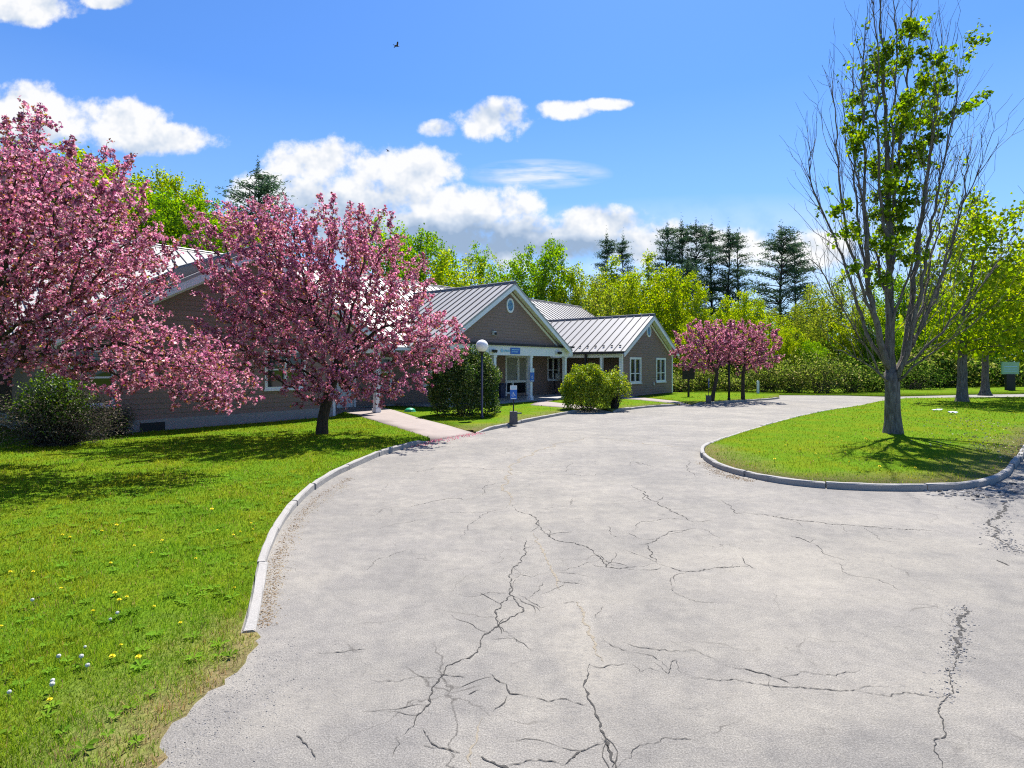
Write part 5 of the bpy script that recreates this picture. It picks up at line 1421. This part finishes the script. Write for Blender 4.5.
for (x, y, lab) in [(937.5, 412, 'crumpled white litter on the island grass left of a flatter scrap'), (953, 414.5, 'flatter white scrap of litter on the island grass')]:
    s = MB(); k = 9; r_ = random.Random(int(x))
    for j in range(3):
        a = [(.22 * math.cos(6.28 * i / k) * r_.uniform(.6, 1.1), .12 * math.sin(6.28 * i / k) * r_.uniform(.6, 1.1), .05 + j * .02 + r_.uniform(-.02, .05)) for i in range(k)]
        s.add([(0, 0, .10 + j * .02)] + a, [(0, i + 1, (i + 1) % k + 1) for i in range(k)])
    o = s.build('litter', M['white']); o.location = lawn_z(x, y); tag(o, lab, 'litter')

# broken asphalt and dry leaves by the island's right corner
def chips(name, pts, n, smin, smax, m, sd):
    V = []; Fc = []; base = 0; pts = [gp(*p) for p in pts]; r_ = np.random.default_rng(5)
    for k in range(n):
        t = r_.random() * (len(pts) - 1); i = int(t); c = pts[i].lerp(pts[i + 1], t - i); s = r_.uniform(smin, smax) ** 1.0
        cx, cy = c.x + r_.normal(0, sd), c.y + r_.normal(0, sd * .6); q = 5
        a = np.sort(r_.uniform(0, 2 * np.pi, q)); rr = s * r_.uniform(.6, 1.1, q); h = s * r_.uniform(.25, .6)
        bot = np.stack([cx + np.cos(a) * rr, cy + np.sin(a) * rr, np.full(q, .0)], 1); top = bot * 1; top[:, :2] = top[:, :2] * .8 + np.array([cx, cy]) * .2; top[:, 2] = h * r_.uniform(.7, 1.1, q)
        V.append(np.concatenate([bot, top, [[cx, cy, h * 1.05]]]))
        for j in range(q):
            j2 = (j + 1) % q; Fc += [(base + j, base + j2, base + q + j2), (base + j, base + q + j2, base + q + j), (base + q + j, base + q + j2, base + 2 * q)]
        base += 2 * q + 1
    o = obj(name, np_mesh(name, np.concatenate(V), np.array(Fc)), m); o['kind'] = 'stuff'
chips('broken_asphalt', [(955, 494), (975, 495), (1000, 493), (1018, 488), (1032, 478)], 380, .008, .075, M['rubble'], .26)
chips('broken_asphalt', [(1003, 500), (996, 528), (1004, 545), (1018, 552)], 420, .004, .022, M['rubble'], .11)
chips('gravel', [(960, 606), (960, 636), (955, 655), (945, 700)], 420, .003, .015, M['rubble'], .055)
chips('gravel', [(275, 650), (240, 690), (200, 730), (170, 780)], 1500, .002, .008, M['rubble'], .22)
chips('gravel', [(268, 620), (280, 560), (305, 515), (345, 485)], 1300, .003, .009, M['litter'], .06)
chips('gravel', [(262, 628), (270, 590), (279, 555), (296, 520), (318, 497), (350, 478)], 1500, .004, .013, M['soil'], .05)
chips('gravel', [(703, 462), (722, 474), (750, 481)], 700, .005, .018, M['soil'], .10)
n = 520
tt = rng.random(n); lx = []
c0 = [lawn_z(970, 420), lawn_z(1003, 442), lawn_z(1015, 455)]
pos = np.array([np.array(c0[0].lerp(c0[1], t * 2) if t < .5 else c0[1].lerp(c0[2], t * 2 - 1)) for t in tt]) + np.stack([rng.normal(0, .7, n), rng.normal(0, .9, n), np.full(n, .05)], 1)
o = obj('dry_leaves', leaf_mesh('dry_leaves', pos, rng.uniform(.03, .06, n), palette(n, [(.36, .30, .17), (.26, .19, .10), (.50, .45, .32)], [1, 1, 1]), .7, .8), M['twig']); o['kind'] = 'stuff'
# fallen petals on the road and walk edge
n = 900
pp = [gp(395, 449), gp(430, 442), gp(455, 436), gp(475, 433.5)]
tt = rng.random(n) * 2.999; pos = np.array([np.array(pp[int(t)].lerp(pp[int(t) + 1], t - int(t))) for t in tt]) + np.stack([rng.normal(0, .22, n), rng.normal(0, .22, n), np.full(n, .015)], 1)
o = obj('fallen_petals', leaf_mesh('fallen_petals', pos, rng.uniform(.02, .04, n), palette(n, [(.62, .22, .33), (.5, .2, .2)], [1, 1]), .95, .9), M['blossom']); o['kind'] = 'stuff'

# birds
def bird(px, py, Y, rz, label, s=1.0):
    e = empty('bird', at(px, py, Y), rz, label, 'bird')
    b_ = MB(); b_.tube([(-.17, 0, .01), (-.10, 0, .0), (-.03, 0, 0), (.05, 0, .01), (.09, 0, .025), (.12, 0, .03), (.15, 0, .025)], [.012, .035, .05, .042, .030, .026, .004], 10)
    b_.add([(-.15, -.012, .012), (-.15, .012, .012), (-.25, .045, .012), (-.25, -.045, .012)], [(0, 1, 2, 3)])
    for sg in (-1, 1):
        b_.add([(.05, .03 * sg, .02), (-.05, .03 * sg, .02), (-.07, .18 * sg, .09), (.03, .18 * sg, .10), (-.10, .36 * sg, .06), (-.03, .36 * sg, .07)], [(0, 1, 2, 3), (3, 2, 4, 5)])
    o = b_.build('body', M['black'], e); e.scale = (s, s, s)
bird(397, 46, 34, .5, 'small dark bird high in the open blue sky')
bird(388, 151, 62, -.3, 'tiny dark bird in front of the big white cloud')

# ------------------------------------------------------------------ sky, sun, camera
w = bpy.data.worlds.new('World'); S.world = w; w.use_nodes = True
nt = w.node_tree; nt.nodes.clear()
out = nt.nodes.new('ShaderNodeOutputWorld'); bg = nt.nodes.new('ShaderNodeBackground')
SUN_AZ, SUN_EL = math.radians(19), math.radians(60)
sky = nt.nodes.new('ShaderNodeTexSky'); sky.sky_type = 'NISHITA'; sky.sun_disc = False
sky.sun_elevation = SUN_EL; sky.sun_rotation = SUN_AZ; sky.air_density = 1.0; sky.dust_density = .4; sky.ozone_density = 2.0
SKYK = .085
tc = nt.nodes.new('ShaderNodeTexCoord'); sx = nt.nodes.new('ShaderNodeSeparateXYZ'); L(nt, tc.outputs['Generated'], sx.inputs[0])
yy = math_n(nt, 'MAXIMUM', sx.outputs[1], .02)
gx = math_n(nt, 'DIVIDE', sx.outputs[0], yy); gz = math_n(nt, 'DIVIDE', sx.outputs[2], yy)
cv = nt.nodes.new('ShaderNodeCombineXYZ'); L(nt, gx, cv.inputs[0]); L(nt, gz, cv.inputs[1])
n1 = noise(nt, cv.outputs[0], 10.0, 7, .60)
mp = nt.nodes.new('ShaderNodeMapping'); mp.inputs['Location'].default_value = (3.1, 1.7, 0); mp.inputs['Scale'].default_value = (1, 1.6, 1); L(nt, cv.outputs[0], mp.inputs[0])
n2 = noise(nt, mp.outputs[0], 6.5, 4, .55)
CL = [(25, 8, 62, 17), (105, 2, 28, 8), (20, 118, 90, 34), (95, 124, 70, 30), (160, 140, 66, 17), (395, 232, 130, 34), (520, 240, 120, 30), (322, 160, 50, 26), (395, 170, 78, 24), (350, 200, 110, 34), (475, 206, 76, 26),
      (440, 128, 22, 10), (492, 119, 46, 21), (565, 109, 34, 11), (605, 104, 26, 7), (600, 224, 66, 19), (645, 236, 62, 18), (735, 242, 60, 20), (690, 250, 100, 16), (795, 250, 65, 20), (262, 195, 40, 22)]
tot = None; low = None
for (px, py, rx, ry) in CL:
    cx, cz = (px - CX) / F, (HY - py) / F
    ex = math_n(nt, 'DIVIDE', math_n(nt, 'SUBTRACT', gx, cx), rx / F); ez = math_n(nt, 'DIVIDE', math_n(nt, 'SUBTRACT', gz, cz), ry / F)
    # flat bottoms: harder edge below
    f = math_n(nt, 'SUBTRACT', 1.0, math_n(nt, 'ADD', math_n(nt, 'MULTIPLY', ex, ex), math_n(nt, 'MULTIPLY', ez, ez)))
    tot = f if tot is None else math_n(nt, 'MAXIMUM', tot, f)
tot = math_n(nt, 'MAXIMUM', tot, -1.5)
dens = math_n(nt, 'ADD', math_n(nt, 'MULTIPLY', tot, .68), math_n(nt, 'MULTIPLY', math_n(nt, 'SUBTRACT', n1, .5), 3.1))
mask = nt.nodes.new('ShaderNodeMapRange'); mask.interpolation_type = 'SMOOTHSTEP'; mask.inputs['From Min'].default_value = -.08; mask.inputs['From Max'].default_value = .50
L(nt, dens, mask.inputs['Value'])
front = math_n(nt, 'GREATER_THAN', sx.outputs[1], .05)
mk = math_n(nt, 'MULTIPLY', math_n(nt, 'MULTIPLY', mask.outputs[0], front), .97)
# thin wisps
wm = nt.nodes.new('ShaderNodeMapping'); wm.inputs['Scale'].default_value = (2.2, 16, 1); wm.inputs['Rotation'].default_value = (0, 0, .12); L(nt, cv.outputs[0], wm.inputs[0])
wn = noise(nt, wm.outputs[0], 3.0, 4, .6)
def blob(px, py, rx, ry):
    ex = math_n(nt, 'DIVIDE', math_n(nt, 'SUBTRACT', gx, (px - CX) / F), rx / F); ez = math_n(nt, 'DIVIDE', math_n(nt, 'SUBTRACT', gz, (HY - py) / F), ry / F)
    return math_n(nt, 'SUBTRACT', 1.0, math_n(nt, 'ADD', math_n(nt, 'MULTIPLY', ex, ex), math_n(nt, 'MULTIPLY', ez, ez)), clamp=True)
wis = math_n(nt, 'MULTIPLY', blob(540, 174, 75, 16), math_n(nt, 'MULTIPLY', math_n(nt, 'SUBTRACT', wn, .36), 3.2, clamp=True), clamp=True)
hz = math_n(nt, 'MULTIPLY', blob(780, 262, 400, 70), .35)
mo2 = nt.nodes.new('ShaderNodeMapping'); mo2.inputs['Location'].default_value = (.006, .022, 0); L(nt, cv.outputs[0], mo2.inputs[0])
n3 = noise(nt, mo2.outputs[0], 10.0, 4, .55); n4 = noise(nt, cv.outputs[0], 10.0, 4, .55)
grey = math_n(nt, 'ADD', blob(430, 246, 190, 34), math_n(nt, 'MULTIPLY', math_n(nt, 'ADD', blob(330, 212, 90, 22), blob(620, 250, 150, 16)), .55))
grey = math_n(nt, 'ADD', grey, math_n(nt, 'MULTIPLY', blob(60, 150, 120, 18), .5))
shade = math_n(nt, 'ADD', math_n(nt, 'MULTIPLY', math_n(nt, 'SUBTRACT', n4, n3), 2.4), math_n(nt, 'SUBTRACT', math_n(nt, 'ADD', .78, math_n(nt, 'MULTIPLY', math_n(nt, 'SUBTRACT', n2, .5), .9)), math_n(nt, 'MULTIPLY', grey, .85)), clamp=True)
ccol = ramp(nt, shade, [(.0, (.34, .46, .64)), (.42, (.62, .71, .84)), (.85, (1.0, 1.0, 1.0))])
skc = nt.nodes.new('ShaderNodeMix'); skc.data_type = 'RGBA'; skc.blend_type = 'MULTIPLY'; skc.inputs[0].default_value = 1.0
L(nt, sky.outputs[0], skc.inputs[6]); skc.inputs[7].default_value = (SKYK * .37, SKYK * .625, SKYK * .97, 1)
CB = .44
cc = mixc(nt, 1.0, ccol, (CB, CB, CB), 'MULTIPLY')
pale = math_n(nt, 'MULTIPLY', math_n(nt, 'SUBTRACT', 1.0, math_n(nt, 'DIVIDE', sx.outputs[2], .42), clamp=True), .55)
skp = mixc(nt, pale, skc.outputs[2], (.245, .36, .455))
c1 = mixc(nt, math_n(nt, 'MAXIMUM', wis, hz), skp, cc)
c2 = mixc(nt, mk, c1, cc)
L(nt, c2, bg.inputs[0]); bg.inputs[1].default_value = 1.0; L(nt, bg.outputs[0], out.inputs[0])

sl = bpy.data.lights.new('sun', 'SUN'); sl.energy = 4.6; sl.angle = math.radians(.53); sl.color = (1.0, .955, .88)
so = bpy.data.objects.new('sun', sl); link(so)
sd = Vector((math.sin(SUN_AZ) * math.cos(SUN_EL), math.cos(SUN_AZ) * math.cos(SUN_EL), math.sin(SUN_EL)))
so.rotation_euler = (-sd).to_track_quat('-Z', 'Y').to_euler(); so.location = (20, 40, 60)

cam = bpy.data.cameras.new('camera'); cam.sensor_width = 36; cam.lens = F / 1024 * 36; cam.shift_y = -(384 - HY) / 1024
cam.clip_end = 3000; cam.clip_start = .05
co = bpy.data.objects.new('camera', cam); link(co); co.location = (0, 0, CAMH); co.rotation_euler = (math.pi / 2, 0, 0)
S.camera = co
S.view_settings.view_transform = 'Standard'; S.view_settings.look = 'None'; S.view_settings.gamma = 1; S.view_settings.use_curve_mapping = False
S.view_settings.exposure = 1.2
S.cycles.max_bounces = 5; S.cycles.diffuse_bounces = 2; S.cycles.glossy_bounces = 2; S.cycles.transmission_bounces = 4
S.cycles.pixel_filter_type = 'BLACKMAN_HARRIS'; S.cycles.filter_width = 1.15
w.cycles.sampling_method = 'MANUAL'; w.cycles.sample_map_resolution = 512
S.cycles.use_denoising = False
